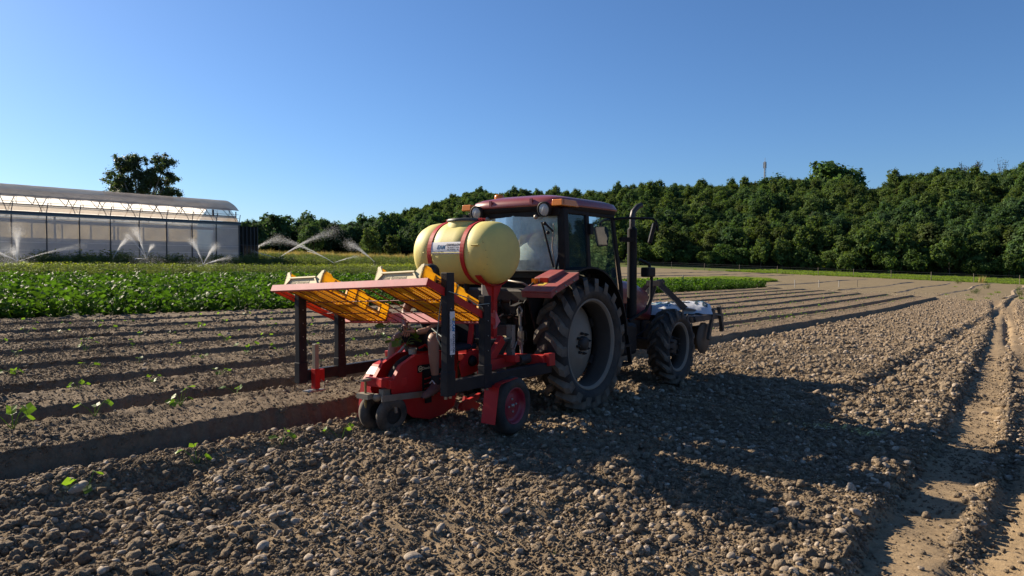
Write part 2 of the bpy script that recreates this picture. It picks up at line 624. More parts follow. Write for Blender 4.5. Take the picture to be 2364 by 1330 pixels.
def build_ground():
    A = grow(-7.6, 0.042, 1.0, 0.042, -4.2)
    A = A + grow(A[-1], 0.02, 1.0, 0.02, 0.2)[1:]
    A = A + grow(A[-1], 0.042, 1.0, 0.042, 3.4)[1:]
    A = A + grow(A[-1], 0.045, 1.035, 9.0, 560)[1:]
    A = [-q for q in grow(7.6, 0.06, 1.25, 14, 180)[:0:-1]] + A
    B = grow(-6.6, 0.040, 1.0, 0.040, 2.2)
    B = B + grow(B[-1], 0.042, 1.012, 0.09, 13.5)[1:]
    B = B + grow(B[-1], 0.09, 1.06, 9.0, 520)[1:]
    B = [-q for q in grow(6.6, 0.045, 1.04, 10, 320)[:0:-1]] + B
    A, B = np.array(A), np.array(B)
    a, b = np.meshgrid(A, B, indexing='ij')
    x, y = ab2xy(a, b)
    z = gz(x, y)
    na, nb = a.shape
    me = bpy.data.meshes.new('ground')
    nv = na * nb
    me.vertices.add(nv)
    me.vertices.foreach_set('co', np.stack([x, y, z], -1).astype(np.float32).ravel())
    i, j = np.meshgrid(np.arange(na - 1), np.arange(nb - 1), indexing='ij')
    q = np.stack([i * nb + j, (i + 1) * nb + j, (i + 1) * nb + j + 1, i * nb + j + 1], -1).reshape(-1, 4)
    me.loops.add(q.size)
    me.loops.foreach_set('vertex_index', q.ravel().astype(np.int32))
    me.polygons.add(len(q))
    me.polygons.foreach_set('loop_start', (np.arange(len(q)) * 4).astype(np.int32))
    me.polygons.foreach_set('loop_total', np.full(len(q), 4, np.int32))
    me.polygons.foreach_set('use_smooth', np.ones(len(q), bool))
    me.update(calc_edges=True)
    # ground colour, by place
    col = np.empty((na, nb, 4), np.float32)
    col[..., 3] = 1
    def put(mask, c):
        m = np.clip(mask, 0, 1)[..., None]
        col[..., :3] = col[..., :3] * (1 - m) + np.array(c) * m
    col[..., :3] = (0.264, 0.197, 0.125)
    put(smooth(40, 60, y) * .9, (0.215, 0.172, 0.102))
    on, ph = bed_masks(a, b)
    put(on * (1 - smooth(-20, 40, a) * 0.6), (0.161, 0.122, 0.084))  # beds darker: dimness under grazing light put into the soil colour
    for P, w in ((RUT1, 0.20), (RUT2, 0.13)):
        d, sd, al = polydist(x, y, P)
        put((1 - smooth(w - .05, w + .1, d)) * (1 - smooth(44, 49, y)), (0.277, 0.206, 0.128))
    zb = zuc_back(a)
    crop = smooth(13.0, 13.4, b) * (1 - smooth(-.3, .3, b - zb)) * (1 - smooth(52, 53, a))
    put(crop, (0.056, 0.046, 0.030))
    green = smooth(-.3, .3, b - zb) * (1 - smooth(-.5, .5, b - np.where(a < 26, 400.0, 24.0))) * (1 - smooth(70, 74, a))
    nzb = vnoise(a * .05, b * .5, 77) + 0.5
    put(green, (0.083, 0.094, 0.026))
    put(green * (nzb > .55) * .7, (0.128, 0.112, 0.038))
    far_l = smooth(-2, 2, b - 33) * (1 - smooth(50, 56, a - 0.25 * (b - 33)))
    put(far_l, (0.090, 0.101, 0.030))
    put(smooth(0, 2.0, beyond_fence(x, y)), (0.098, 0.124, 0.030))
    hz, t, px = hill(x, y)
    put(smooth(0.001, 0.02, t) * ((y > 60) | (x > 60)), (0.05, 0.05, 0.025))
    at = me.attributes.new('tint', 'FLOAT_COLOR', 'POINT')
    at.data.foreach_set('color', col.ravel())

    m, n, l = new_mat('soil')
    out = n.new('ShaderNodeOutputMaterial')
    bs = n.new('ShaderNodeBsdfPrincipled')
    bs.inputs['Roughness'].default_value = 0.95
    bs.inputs['Specular IOR Level'].default_value = 0.15
    atn = n.new('ShaderNodeAttribute')
    atn.attribute_name = 'tint'
    n1 = noise(n, l, 1.1, 8, 0.72)
    n2 = noise(n, l, 26, 6, 0.75)
    f1 = ramp(n, l, n1.outputs['Fac'], 0.3, 0.7, (0.72,) * 3, (1.2, 1.18, 1.14))
    f2 = ramp(n, l, n2.outputs['Fac'], 0.32, 0.68, (0.72, 0.70, 0.68), (1.22, 1.22, 1.2))
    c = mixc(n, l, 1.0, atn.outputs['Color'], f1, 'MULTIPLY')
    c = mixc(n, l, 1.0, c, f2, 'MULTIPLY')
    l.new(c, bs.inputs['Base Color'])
    nb_ = noise(n, l, 60, 7, 0.75)
    bm = n.new('ShaderNodeBump')
    bm.inputs['Strength'].default_value = 0.7
    bm.inputs['Distance'].default_value = 0.012
    l.new(nb_.outputs['Fac'], bm.inputs['Height'])
    l.new(bm.outputs['Normal'], bs.inputs['Normal'])
    l.new(bs.outputs[0], out.inputs[0])
    me.materials.append(m)
    o = bpy.data.objects.new('ground', me)
    COL.objects.link(o)
    o['kind'] = 'structure'
    return o

build_ground()

# ================================================================== STONES, CLODS
def rock_mesh(name, mat, seed, sub=2, squash=(1, .8, .6), amp=0.18, freq=1.6, rough=0.0):
    import bmesh
    r_ = random.Random(seed)
    bm = bmesh.new()
    bmesh.ops.create_icosphere(bm, subdivisions=sub, radius=0.5)
    from mathutils import noise as mn
    off = Vector((r_.uniform(-50, 50), r_.uniform(-50, 50), r_.uniform(-50, 50)))
    for v_ in bm.verts:
        p = v_.co.copy()
        k_ = 1 + amp * 2 * mn.noise(p * freq * 2 + off)
        if rough:
            k_ += rough * mn.noise(p * 7 + off) + rough * .7 * mn.noise(p * 14 + off)
        v_.co = Vector((p.x * squash[0], p.y * squash[1], p.z * squash[2])) * k_
    for f_ in bm.faces:
        f_.smooth = True
    me = bpy.data.meshes.new(name)
    bm.to_mesh(me)
    bm.free()
    me.materials.append(mat)
    return me

def mat_rock(name, cols, rough, bump, bscale):
    m, n, l = new_mat(name)
    out = n.new('ShaderNodeOutputMaterial')
    bs = n.new('ShaderNodeBsdfPrincipled')
    oi = n.new('ShaderNodeObjectInfo')
    r = n.new('ShaderNodeValToRGB')
    els = r.color_ramp.elements
    while len(els) < len(cols):
        els.new(0.5)
    for i, c in enumerate(cols):
        els[i].position = i / (len(cols) - 1)
        els[i].color = (*c, 1)
    l.new(oi.outputs['Random'], r.inputs[0])
    nz = noise(n, l, 5, 6, 0.7)
    f = ramp(n, l, nz.outputs['Fac'], 0.35, 0.7, (0.62, 0.58, 0.54), (1.15, 1.12, 1.08))
    c = mixc(n, l, 1.0, r.outputs[0], f, 'MULTIPLY')
    l.new(c, bs.inputs['Base Color'])
    bs.inputs['Roughness'].default_value = rough
    bs.inputs['Specular IOR Level'].default_value = 0.25
    nb_ = noise(n, l, bscale, 6, 0.7)
    bm = n.new('ShaderNodeBump')
    bm.inputs['Strength'].default_value = bump
    bm.inputs['Distance'].default_value = 0.06
    l.new(nb_.outputs['Fac'], bm.inputs['Height'])
    l.new(bm.outputs['Normal'], bs.inputs['Normal'])
    l.new(bs.outputs[0], out.inputs[0])
    return m

M_STONE = mat_rock('river_stone', [(.29, .235, .175), (.36, .30, .23), (.42, .355, .28), (.33, .275, .21), (.49, .42, .335), (.35, .275, .20)], 0.8, 0.25, 9)
M_CLOD = mat_rock('soil_clod', [(.285, .225, .158), (.345, .275, .195), (.385, .31, .222), (.315, .25, .177)], 0.97, 0.8, 7)
stone_me = [rock_mesh('stone', M_STONE, 100 + i, 3 if i < 4 else 2, (1, .62 + .05 * (i % 6), .42 + .055 * (i % 5)), 0.10 + .02 * (i % 4), 1.1) for i in range(10)]
clod_me = [rock_mesh('soil_clod', M_CLOD, 300 + i, 3 if i < 4 else 2, (1, .8 + .04 * (i % 4), .62 + .05 * (i % 5)), 0.26, 1.5, 0.22) for i in range(9)]

def sample_ground(n, lam_pow, d0, d1, dk, px0=-260, px1=2640):
    """scatter over the wedge of field in front: even per square metre up to dk, thinner farther off"""
    dd = np.linspace(d0, d1, 4000)
    w = dd * np.minimum(1, (dk / dd)) ** lam_pow
    cdf = np.cumsum(w)
    cdf /= cdf[-1]
    D = np.interp(rng.random(n), cdf, dd)
    px = rng.uniform(px0, px1, n)
    X = (px - 1182) / 1650 * D
    return X, D

def zone_keep(x, y, bed_p, rut_p):
    a, b = xy2ab(x, y)
    on, ph = bed_masks(a, b)
    p = np.ones(len(x))
    p = np.where(on > 0.3, bed_p, p)
    for P, w in ((RUT1, 0.21), (RUT2, 0.13)):
        d, sd, al = polydist(x, y, P)
        p = np.where((d < w) & (y < 49), rut_p, p)
    d, sd, al = polydist(x, y, RUT1)
    p = np.where((np.abs(d - .42) < .07) & (sd > 0) & (y > 4.2) & (y < 6.2), 0.2, p)
    d, sd, al = polydist(x, y, RUT2)
    p = np.where((d < .13) & (y < 7), 0.12, p)
    zb = zuc_back(a)
    p = np.where((b > 13.0) & (a < 54), 0, p)
    p = np.where(beyond_fence(x, y) > 0, 0, p)
    return rng.random(len(x)) < p, on

def scatter_rocks(name, n, power, d0, d1, dk, med, sig, smax, sources, bed_p, rut_p, sink, big=None):
    x, y = sample_ground(n, power, d0, d1, dk)
    keep, on = zone_keep(x, y, bed_p, rut_p)
    sd_ = len(name)
    patch = vnoise(x * 1.1, y * 1.1, sd_) + .7 * vnoise(x * 3.1, y * 3.1, sd_ + 9)
    keep &= rng.random(n) < np.clip(.75 + 1.1 * patch, .4, 1)
    x, y, on, patch = x[keep], y[keep], on[keep], patch[keep]
    D = np.hypot(x, y)
    s = med * (1 + .5 * np.clip(patch, -.6, .8)) * np.exp(rng.normal(0, sig, len(x))) * np.clip(D / 6, 1, 2.6) ** 0.5
    s = np.minimum(s, smax * np.clip(D / 8, 1, 1.5)) * np.where(on > .3, .6, 1)
    z = gz(x, y) + s * sink
    rot = np.stack([rng.normal(0, .35, len(x)), rng.normal(0, .35, len(x)), rng.uniform(0, 6.28, len(x))], -1)
    scl = np.stack([s, s, s * rng.uniform(.8, 1.15, len(x))], -1)
    pick = rng.integers(0, len(sources), len(x))
    return scatter(name, np.stack([x, y, z], -1), rot, scl, pick, sources)

# the 300 stones that show largest are things of their own
def place_singles():
    first_s, first_c = {}, {}
    notable = [  # position, size, label
        (-0.045, 4.62, .085, 'large egg-shaped pale cobble standing proud of the soil left of centre'),
        (-1.60, 5.12, .085, 'upright grey-brown cobble in the soil behind the planting machine'),
        (-0.55, 3.92, .10, 'broad brown cobble at the bottom edge of the field'),
        (2.00, 5.02, .10, 'flat pinkish oval stone beyond the tip of the shadow'),
        (2.38, 4.88, .10, 'rounded pinkish brown stone between shadow tip and wheel rut'),
        (4.55, 6.15, .085, 'smooth orange-tinted stone on the bank at the right of the rut'),
        (-2.05, 6.05, .11, 'rounded cobble sticking out of the bank by the newest furrow'),
        (-3.0, 4.9, .12, 'big tilted cobble in the ridge beside the furrow, lower left'),
    ]
    k = 0
    def put(x, y, s, label, group, me, nm, store, key, dz):
        o = link_mesh(nm, me, None, (x, y, gz1(x, y) + s * dz), (random.gauss(0, .25), random.gauss(0, .25), random.uniform(0, 6.28)), (s, s, s * random.uniform(.85, 1.1)))
        tag(o, label, 'stone' if nm == 'stone' else 'clod', group)
        store.setdefault(key, o)
    for x, y, s, lab in notable:
        put(x, y, s * 1.1, lab, None, stone_me[k % 4], 'stone', first_s, k % 10, .2)
        k += 1
    x, y = sample_ground(2400, 1.0, 3.1, 11, 9)
    keep, on = zone_keep(x, y, .06, .03)
    x, y = x[keep][:290], y[keep][:290]
    for i in range(len(x)):
        s = min(.09, .037 * math.exp(random.gauss(0, .36)))
        kk = i % 10
        put(float(x[i]), float(y[i]), s, ('large ' if s > .055 else 'small ') + 'rounded river stone on the ploughed soil ' + ('in the left foreground' if x[i] < -1.2 else ('near the wheel rut at the right' if x[i] > 1.8 else 'in the middle foreground')), 'river stones on the ploughed soil', stone_me[kk], 'stone', first_s, kk, .18)
    x, y = sample_ground(400, .6, 3.1, 9, 6)
    keep, on = zone_keep(x, y, .0, .0)
    x, y = x[keep][:60], y[keep][:60]
    for i in range(len(x)):
        kk = i % 9
        put(float(x[i]), float(y[i]), random.uniform(.05, .095), 'rough brown clod of soil thrown up on the ploughed ground', 'soil clods on the ploughed ground', clod_me[kk], 'soil_clod', first_c, kk, .15)
    return [first_s[i] for i in sorted(first_s)], [first_c[i] for i in sorted(first_c)]

S_SRC, C_SRC = place_singles()
scatter_rocks('gravel', 95000, 1.3, 2.6, 60, 5.0, .0195, .54, .08, S_SRC, .34, .05, .18)
scatter_rocks('loose_soil', 240000, 1.3, 2.6, 48, 5.0, .022, .58, .085, C_SRC, .5, .06, .14)
scatter_rocks('fine_soil_crumbs', 640000, .8, 2.6, 16, 5, .011, .42, .03, C_SRC, .8, .12, .2)

# ================================================================== FOLIAGE HELPERS
def cards(pos, nrm, size, tint, name, mat, aspect=1.35):
    """many small leaf faces as one mesh, each with its own tint"""
    n = len(pos)
    nrm = nrm / (np.linalg.norm(nrm, axis=1, keepdims=True) + 1e-9)
    rv = rng.normal(size=(n, 3))
    t = np.cross(nrm, rv)
    t /= np.linalg.norm(t, axis=1, keepdims=True) + 1e-9
    b = np.cross(nrm, t)
    s = np.asarray(size).reshape(-1, 1)
    ax = rng.uniform(.8, aspect, (n, 1))
    p0 = pos - t * s * ax
    p1 = pos + b * s * .62 + nrm * s * .12
    p2 = pos + t * s * ax * rng.uniform(.7, 1.1, (n, 1))
    p3 = pos - b * s * .62 + nrm * s * .12
    co = np.stack([p0, p1, p2, p3], 1).reshape(-1, 3)
    me = bpy.data.meshes.new(name)
    me.vertices.add(4 * n)
    me.vertices.foreach_set('co', co.astype(np.float32).ravel())
    me.loops.add(4 * n)
    me.loops.foreach_set('vertex_index', np.arange(4 * n, dtype=np.int32))
    me.polygons.add(n)
    me.polygons.foreach_set('loop_start', (np.arange(n) * 4).astype(np.int32))
    me.polygons.foreach_set('loop_total', np.full(n, 4, np.int32))
    me.update(calc_edges=True)
    a = me.attributes.new('tint', 'FLOAT_COLOR', 'POINT')
    c = np.ones((n, 4, 4), np.float32)
    c[:, :, :3] = np.asarray(tint, np.float32).reshape(n, 1, -1)
    a.data.foreach_set('color', c.ravel())
    me.materials.append(mat)
    return me

def crown(name, mat, lobes, n, size, seed, fill=.7, vary=.35, fuzz=0.0):
    """crown of leaf clumps on the shells of several lobes, lumps within lumps"""
    g = np.random.default_rng(seed)
    L = np.array([(*c, *r) for c, r in lobes], float)
    w = (L[:, 3] * L[:, 4] + L[:, 3] * L[:, 5])
    ids = g.choice(len(L), n, p=w / w.sum())
    d = g.normal(size=(n, 3))
    d /= np.linalg.norm(d, axis=1, keepdims=True)
    # clumping: pull directions to random clump centres
    nc = 15
    cd = g.normal(size=(len(L), nc, 3))
    cd /= np.linalg.norm(cd, axis=2, keepdims=True)
    ci = g.integers(0, nc, n)
    d2 = cd[ids, ci] + g.normal(size=(n, 3)) * .20
    d2 /= np.linalg.norm(d2, axis=1, keepdims=True)
    m = g.random(n) < .9
    d = np.where(m[:, None], d2, d)
    crad = 1 + g.normal(size=(len(L), nc)) * .17
    f = np.where(m, crad[ids, ci], 1) * (1 - (1 - fill) * g.random(n) ** 1.6)
    f = f * (1 + fuzz * g.normal(size=n))
    pos = L[ids, :3] + d * L[ids, 3:] * f[:, None]
    nr = d + g.normal(size=(n, 3)) * .55 + np.array([0, 0, .35])
    ct = 1 + g.normal(size=(len(L), nc)) * vary * .5
    lt = 1 + g.normal(size=len(L)) * vary * .5
    br = np.clip(ct[ids, ci] * lt[ids] * g.uniform(.8, 1.2, n), .45, 1.8)
    tint = np.stack([br * g.uniform(.92, 1.1, n), br, br * g.uniform(.85, 1.05, n)], -1)
    sz = size * g.uniform(.6, 1.35, n)
    keep = pos[:, 2] > .15
    return cards(pos[keep], nr[keep], sz[keep], tint[keep], name, mat)

def round_lobes(h, w, n, seed, base=.18):
    g = random.Random(seed)
    out = [((0, 0, h * .58), (w * .36, w * .36, h * .36))]
    for i in range(n):
        an = 2 * PI * i / n + g.uniform(-.4, .4)
        zc = g.uniform(base + .12, .82)
        rr = w * .5 * (1 - abs(zc - .5) * .9) * g.uniform(.55, .8)
        lr = w * g.uniform(.17, .27)
        out.append(((rr * math.cos(an), rr * math.sin(an), zc * h), (lr, lr, lr * g.uniform(.8, 1.2))))
    out.append(((g.uniform(-.1, .1) * w, g.uniform(-.1, .1) * w, h * .86), (w * .24, w * .24, h * .14)))
    return out

M_BARK = mat_std('bark', (.085, .065, .05), .9, bump=.5, bump_scale=30)
def trunk_mesh(name, h, r, seed, limbs=5):
    g = random.Random(seed)
    mb = MB()
    top = Vector((g.uniform(-.3, .3), g.uniform(-.3, .3), h))
    mid = top * .5 + Vector((g.uniform(-.2, .2), g.uniform(-.2, .2), 0))
    mb.tube([(0, 0, -.3), (0, 0, .15), mid, top], [r * 1.5, r, r * .7, r * .15], 7)
    for i in range(limbs):
        t = g.uniform(.35, .85)
        p = mid.lerp(top, (t - .5) * 2) if t > .5 else Vector((0, 0, 0)).lerp(mid, t * 2)
        an = g.uniform(0, 6.28)
        e = p + Vector((math.cos(an), math.sin(an), g.uniform(.5, 1.1))) * h * g.uniform(.18, .3)
        mb.tube([p, p.lerp(e, .5) + Vector((0, 0, .06 * h * .3)), e], [r * .42, r * .28, r * .06], 5)
    return mb.mesh(name, M_BARK)

# ================================================================== WOODED HILL
KINDS = {
    'oak':    (mat_leaf('oak_leaves', (.064, .122, .052), (.094, .158, .064), .40, .8, attr='tint', spec=.1), 'broad dark green tree', 'dark green trees of the wooded hill'),
    'tall':   (mat_leaf('ash_leaves', (.056, .110, .056), (.080, .140, .068), .40, .8, attr='tint', spec=.1), 'tall dark green tree', 'tall narrow trees of the wooded hill'),
    'light':  (mat_leaf('locust_leaves', (.105, .168, .058), (.132, .190, .064), .42, .8, attr='tint', spec=.1), 'light green airy tree', 'light green trees of the wooded hill'),
    'olive':  (mat_leaf('olive_leaves', (.080, .115, .04), (.10, .132, .046), .40, .8, attr='tint', spec=.1), 'olive green tree', 'olive green trees of the wooded hill'),
    'bush':   (mat_leaf('hazel_leaves', (.082, .145, .048), (.118, .175, .056), .40, .8, attr='tint', spec=.1), 'bushy green shrub', 'shrubs along the foot of the wood'),
    'silver': (mat_leaf('willow_leaves', (.115, .135, .085), (.13, .15, .09), .30, attr='tint'), 'silvery grey-green tree', 'silvery trees'),
}
def kind_meshes():
    out = {}
    for kname, dims, n, nl in (('oak', [(8.5, 7.5), (7.5, 8.0), (9.5, 7.0)], 6500, 9), ('tall', [(9.2, 6.6), (8.6, 6.0)], 6000, 10), ('light', [(9.5, 6.0), (8.5, 6.6)], 4600, 9),
                               ('olive', [(8.0, 6.4)], 4600, 8), ('bush', [(4.2, 5.2), (5.2, 6.0)], 3600, 8), ('silver', [(10.0, 5.0)], 6000, 9)):
        mat, lab, grp = KINDS[kname]
        out[kname] = []
        for i, (h, w) in enumerate(dims):
            sd = hash((len(kname), i)) % 1000 + ord(kname[0])
            cm = crown('crown', mat, round_lobes(h, w, nl, sd, .0 if kname == 'bush' else .12), int(n * .75), .29 if kname != 'bush' else .20, sd, fuzz=.10)
            tm = trunk_mesh('trunk', h * .8, .16 if kname != 'bush' else .06, sd)
            out[kname].append((cm, tm))
    return out
TM = kind_meshes()

def tree(kname, vi, x, y, s, label, group=None, rz=None, sz=None, zoff=0.0, name=None, cat='tree'):
    cm, tm = TM[kname][vi % len(TM[kname])]
    t = thing(name or {'bush': 'shrub'}.get(kname, 'tree'), label, 'shrub' if kname == 'bush' else cat, (x, y, gz1(x, y, False) + zoff), rz if rz is not None else random.uniform(0, 6.28), group)
    c = link_mesh('crown', cm, t, scale=(s, s, sz or s))
    link_mesh('trunk', tm, t, scale=(s, s, sz or s))
    return t, c

def polar(px, D):
    return (px - 1182) / 1650 * D, D

def z_at(py, D):
    return 1.65 + (611 - py) / 1650 * D

# trees that the photograph lets one point out
uniq = [
    ('oak', 0, 1919, 252, 368, 'great domed dark tree standing above all others on the hilltop'),
    ('oak', 1, 1776, 256, 398, 'round dark tree on the ridge beside the mast'),
    ('silver', 0, 1872, 172, 502, 'silvery grey-green tree on the lower slope'),
    ('light', 0, 1762, 160, 540, 'rounded bright green tree at the foot of the hill right of the exhaust'),
    ('olive', 0, 1980, 164, 528, 'small yellow-green tree above the shrubs right of the silvery tree'),
    ('light', 1, 1585, 162, 545, 'yellowish green tree above the fence just right of the tractor'),
    ('light', 1, 855, 142, 525, 'bright green tree left of the yellow tank behind the sprinklers'),
    ('olive', 0, 905, 146, 540, 'yellow-green bushy tree next to the yellow tank'),
    ('oak', 2, 725, 150, 510, 'dark spreading tree behind the middle sprinkler jets'),
    ('olive', 0, 712, 160, 520, 'yellowish tree behind the dark spreading tree'),
    ('oak', 0, 645, 200, 492, 'dark domed tree right of the greenhouse'),
    ('tall', 1, 598, 185, 512, 'small dark tree just right of the greenhouse netting'),
]
src_crowns = {}
for kname, vi, px, D, ytop, lab in uniq:
    x, y = polar(px, D)
    zt = z_at(ytop, math.hypot(x, y) * D / math.hypot(x, D))
    cm = TM[kname][vi % len(TM[kname])][0]
    hh = max(v_.co.z for v_ in cm.vertices)
    g0 = gz1(x, y, False)
    s = (zt - g0) / hh
    s = max(.5, min(2.4, s))
    tree(kname, vi, x, y, s * (1.32 if px == 1919 else (1.25 if px == 1776 else .95)), lab, None, sz=s)

# the rest of the wood: nearest 300 as trees of their own, all the others as one stand
def forest():
    cell = {}
    pts = []
    tries = 0
    g = random.Random(5)
    while tries < 170000 and len(pts) < 8200:
        tries += 1
        px = g.uniform(520, 2760)
        t_ = g.random() ** .9 * 1.10
        foot = float(np.interp(px, [-400, 300, 560, 760, 900, 1200, 1500, 2364, 3000], [330, 300, 215, 205, 200, 180, 158, 155, 150]))
        rd = float(np.interp(px, [-400, 500, 620, 760, 860, 930, 1000, 1100, 1250, 1500, 1800, 2364, 3000], [560, 520, 470, 450, 420, 390, 350, 310, 290, 268, 255, 245, 240]))
        d = foot + t_ * (rd - foot)
        if g.random() > d / 420 + .35:
            continue
        az = (px - 1182) / 1650
        y = d / math.hypot(1, az)
        x = az * y
        if 2008 < px < 2058 and t_ > .78:
            continue
        fd = min(1.0, max(.55, 1.12 - (d - 150) / 420))
        md = 3.4 if t_ < .12 else 2.7 * fd + .2
        key = (int(x // 6), int(y // 6))
        ok = True
        for i in (-1, 0, 1):
            for j in (-1, 0, 1):
                for (qx, qy) in cell.get((key[0] + i, key[1] + j), ()):
                    if (qx - x) ** 2 + (qy - y) ** 2 < md * md:
                        ok = False
        if ok:
            cell.setdefault(key, []).append((x, y))
            pts.append((t_, d, x, y, px, fd))
    pts.sort(key=lambda q: q[1])
    names = []
    srcs, index = [], {}
    P, Rr, S, K = [], [], [], []
    nsh = 0
    for i, (t_, d, x, y, px, fd) in enumerate(pts):
        r_ = g.random()
        patch = float(vnoise(np.array([x * .03]), np.array([y * .03]), 55)[0]) + .5
        if t_ < .05:
            kn = 'bush' if r_ < .7 else 'light'
        elif t_ < .2:
            kn = 'light' if r_ < .35 + .3 * (patch > .5) else ('oak' if r_ < .8 else 'olive')
        else:
            kn = 'oak' if r_ < .5 else ('tall' if r_ < .72 and t_ < .8 else ('light' if r_ < .72 + .22 * (patch > .45) else ('olive' if r_ > .95 else 'oak')))
        vi = g.randrange(len(TM[kn]))
        s = g.uniform(.62, 1.0) * (1 if t_ < .12 else .78 * fd) * (1.2 if g.random() < .04 and t_ < .7 else 1)
        if i < 300:
            mat, lab, grp = KINDS[kn]
            where = 'at the foot of the wooded hill' if t_ < .12 else 'on the lower slope of the wooded hill'
            if kn == 'bush':
                where = 'at the edge of the wood'
            place = ', left of the yellow tank' if px < 960 else (', behind the tractor' if px < 1500 else (', right of the tractor' if px < 1900 else ', towards the right edge'))
            t, c = tree(kn, vi, x, y, s, lab + ' ' + where.replace('the wooded hill', 'the hill') + place, grp + (' foot' if t_ < .12 else ' slope'))
            if (kn, vi) not in index:
                index[(kn, vi)] = len(srcs)
                srcs.append(c)
        else:
            if (kn, vi) not in index:
                continue
            P.append((x, y, 0))
            S.append((s * g.uniform(.8, 1.25), s * g.uniform(.8, 1.25), s * g.uniform(.75, 1.3)))
            Rr.append((0, 0, g.uniform(0, 6.28)))
            K.append(index[(kn, vi)])
    for _ in range(420):
        be, d = math.radians(g.uniform(46, 112)), g.uniform(152, 215)
        kn, vi = g.choice([q for q in index if q[0] in ('oak', 'light')])
        s = g.uniform(.8, 1.1)
        P.append((d * math.sin(be), d * math.cos(be), 0))
        S.append((s, s, s))
        Rr.append((0, 0, g.uniform(0, 6.28)))
        K.append(index[(kn, vi)])
    P = np.array(P)
    P[:, 2] = gz(P[:, 0], P[:, 1], False) - .2
    return scatter('wooded_hillside', P, Rr, S, K, srcs)
forest()

# thin see-through trees that rise above the ridge at the right
M_THIN = mat_leaf('sparse_leaves', (.05, .055, .03), (.06, .065, .035), .2, attr='tint')
def thin_tree(px, D, ytop, w, n, lab):
    x, y = polar(px, D)
    g0 = gz1(x, y, False)
    h = z_at(ytop, D) - g0
    t = thing('bare_tree', lab, 'tree', (x, y, g0))
    mb = MB()
    gg = random.Random(px)
    ends = []
    mb.tube([(0, 0, 0), (0, 0, h * .5)], [.22, .15], 6)
    for i in range(11):
        an = gg.uniform(0, 6.28)
        e = Vector((math.cos(an) * w * gg.uniform(.2, .55), math.sin(an) * w * gg.uniform(.2, .55), h * gg.uniform(.75, 1.0)))
        p = Vector((0, 0, h * gg.uniform(.35, .5)))
        mb.tube([p, p.lerp(e, .5) + Vector((0, 0, h * .05)), e], [.10, .06, .015], 5)
        ends += [p.lerp(e, gg.uniform(.6, 1.05)) for _ in range(n)]
    mb.build('trunk', M_BARK, t)
    pos = np.array([tuple(e) for e in ends]) + rng.normal(size=(len(ends), 3)) * .35
    link_mesh('crown', cards(pos, rng.normal(size=pos.shape), np.full(len(pos), .2), np.ones((len(pos), 3)), 'crown', M_THIN), t)
thin_tree(2237, 238, 374, 6.5, 90, 'sparse feathery tree rising above the ridge at the right')
thin_tree(2305, 242, 366, 5.0, 14, 'almost bare thin tree on the ridge near the right edge')

# ------------------------------------------------------------------ mast and buildings on the hilltop
M_GALV = mat_std('galvanised_steel', (.30, .31, .32), .5, .6)
def mast():
    x, y = polar(1763, 262)
    g0 = gz1(x, y, False)
    top = z_at(366, 262)
    t = thing('radio_mast', 'slim grey lattice mast standing above the trees on the hilltop', 'mast', (x, y, g0))
    mb = MB()
    h = top - g0
    for i in range(3):
        an = i * 2 * PI / 3
        mb.tube([(.45 * math.cos(an), .45 * math.sin(an), 0), (.3 * math.cos(an), .3 * math.sin(an), h * .93)], .10, 6)
    for k_ in range(16):
        z0, z1 = h * .93 * k_ / 16, h * .93 * (k_ + 1) / 16
        for i in range(3):
            a0, a1 = i * 2 * PI / 3, (i + 1) * 2 * PI / 3
            mb.tube([(.4 * math.cos(a0), .4 * math.sin(a0), z0), (.4 * math.cos(a1), .4 * math.sin(a1), z1)], .035, 4)
    mb.build('lattice', M_GALV, t)
    mb = MB()
    for i in range(3):
        an = i * 2 * PI / 3 + .4
        mb.box((.55 * math.cos(an), .55 * math.sin(an), h * .86), (.2, .2, 2.2))
    mb.build('antenna', M_GALV, t)
    MB().tube([(0, 0, h * .9), (0, 0, h)], .07, 6).build('rod', M_GALV, t)
mast()
M_WALLP = mat_std('rendered_wall', (.20, .17, .14), .9)
M_TILE = mat_std('roof_tiles', (.17, .105, .075), .85, bump=.4, bump_scale=8)
M_DARKWIN = mat_std('dark_pane', (.03, .03, .035), .2)
def hill_house(px, D, ytop, w, dp, hh, lab, roof_h=1.3):
    x, y = polar(px, D)
    zt = z_at(ytop, D)
    t = thing('hill_house', lab, 'house', (x, y, zt - hh - roof_h), math.atan2(x, y) * -1 + .25)
    MB().box((0, 0, (hh - 3) / 2), (w, dp, hh + 3)).build('wall', M_WALLP, t)
    mb = MB()
    mb.prism([(-w / 2 - .4, -dp / 2 - .4, hh), (-w / 2 - .4, dp / 2 + .4, hh), (-w / 2 - .4, 0, hh + roof_h)], (w + .8, 0, 0))
    mb.build('roof', M_TILE, t)
    for i in range(int(w // 3)):
        wx = -w / 2 + 1.6 + i * 3
        f = MB().box((wx, -dp / 2 - .02, hh * .55), (1.1, .06, 1.2)).build('window', M_WALLP, t)
        MB().box((wx, -dp / 2 - .06, hh * .55), (.9, .03, 1.0)).build('pane', M_DARKWIN, f)
hill_house(1830, 262, 416, 5.5, 6, 2.2, 'low house with a grey-brown roof half hidden on the ridge')
hill_house(2036, 250, 436, 7.5, 6, 2.4, 'brown roofed building in the gap between trees on the ridge')

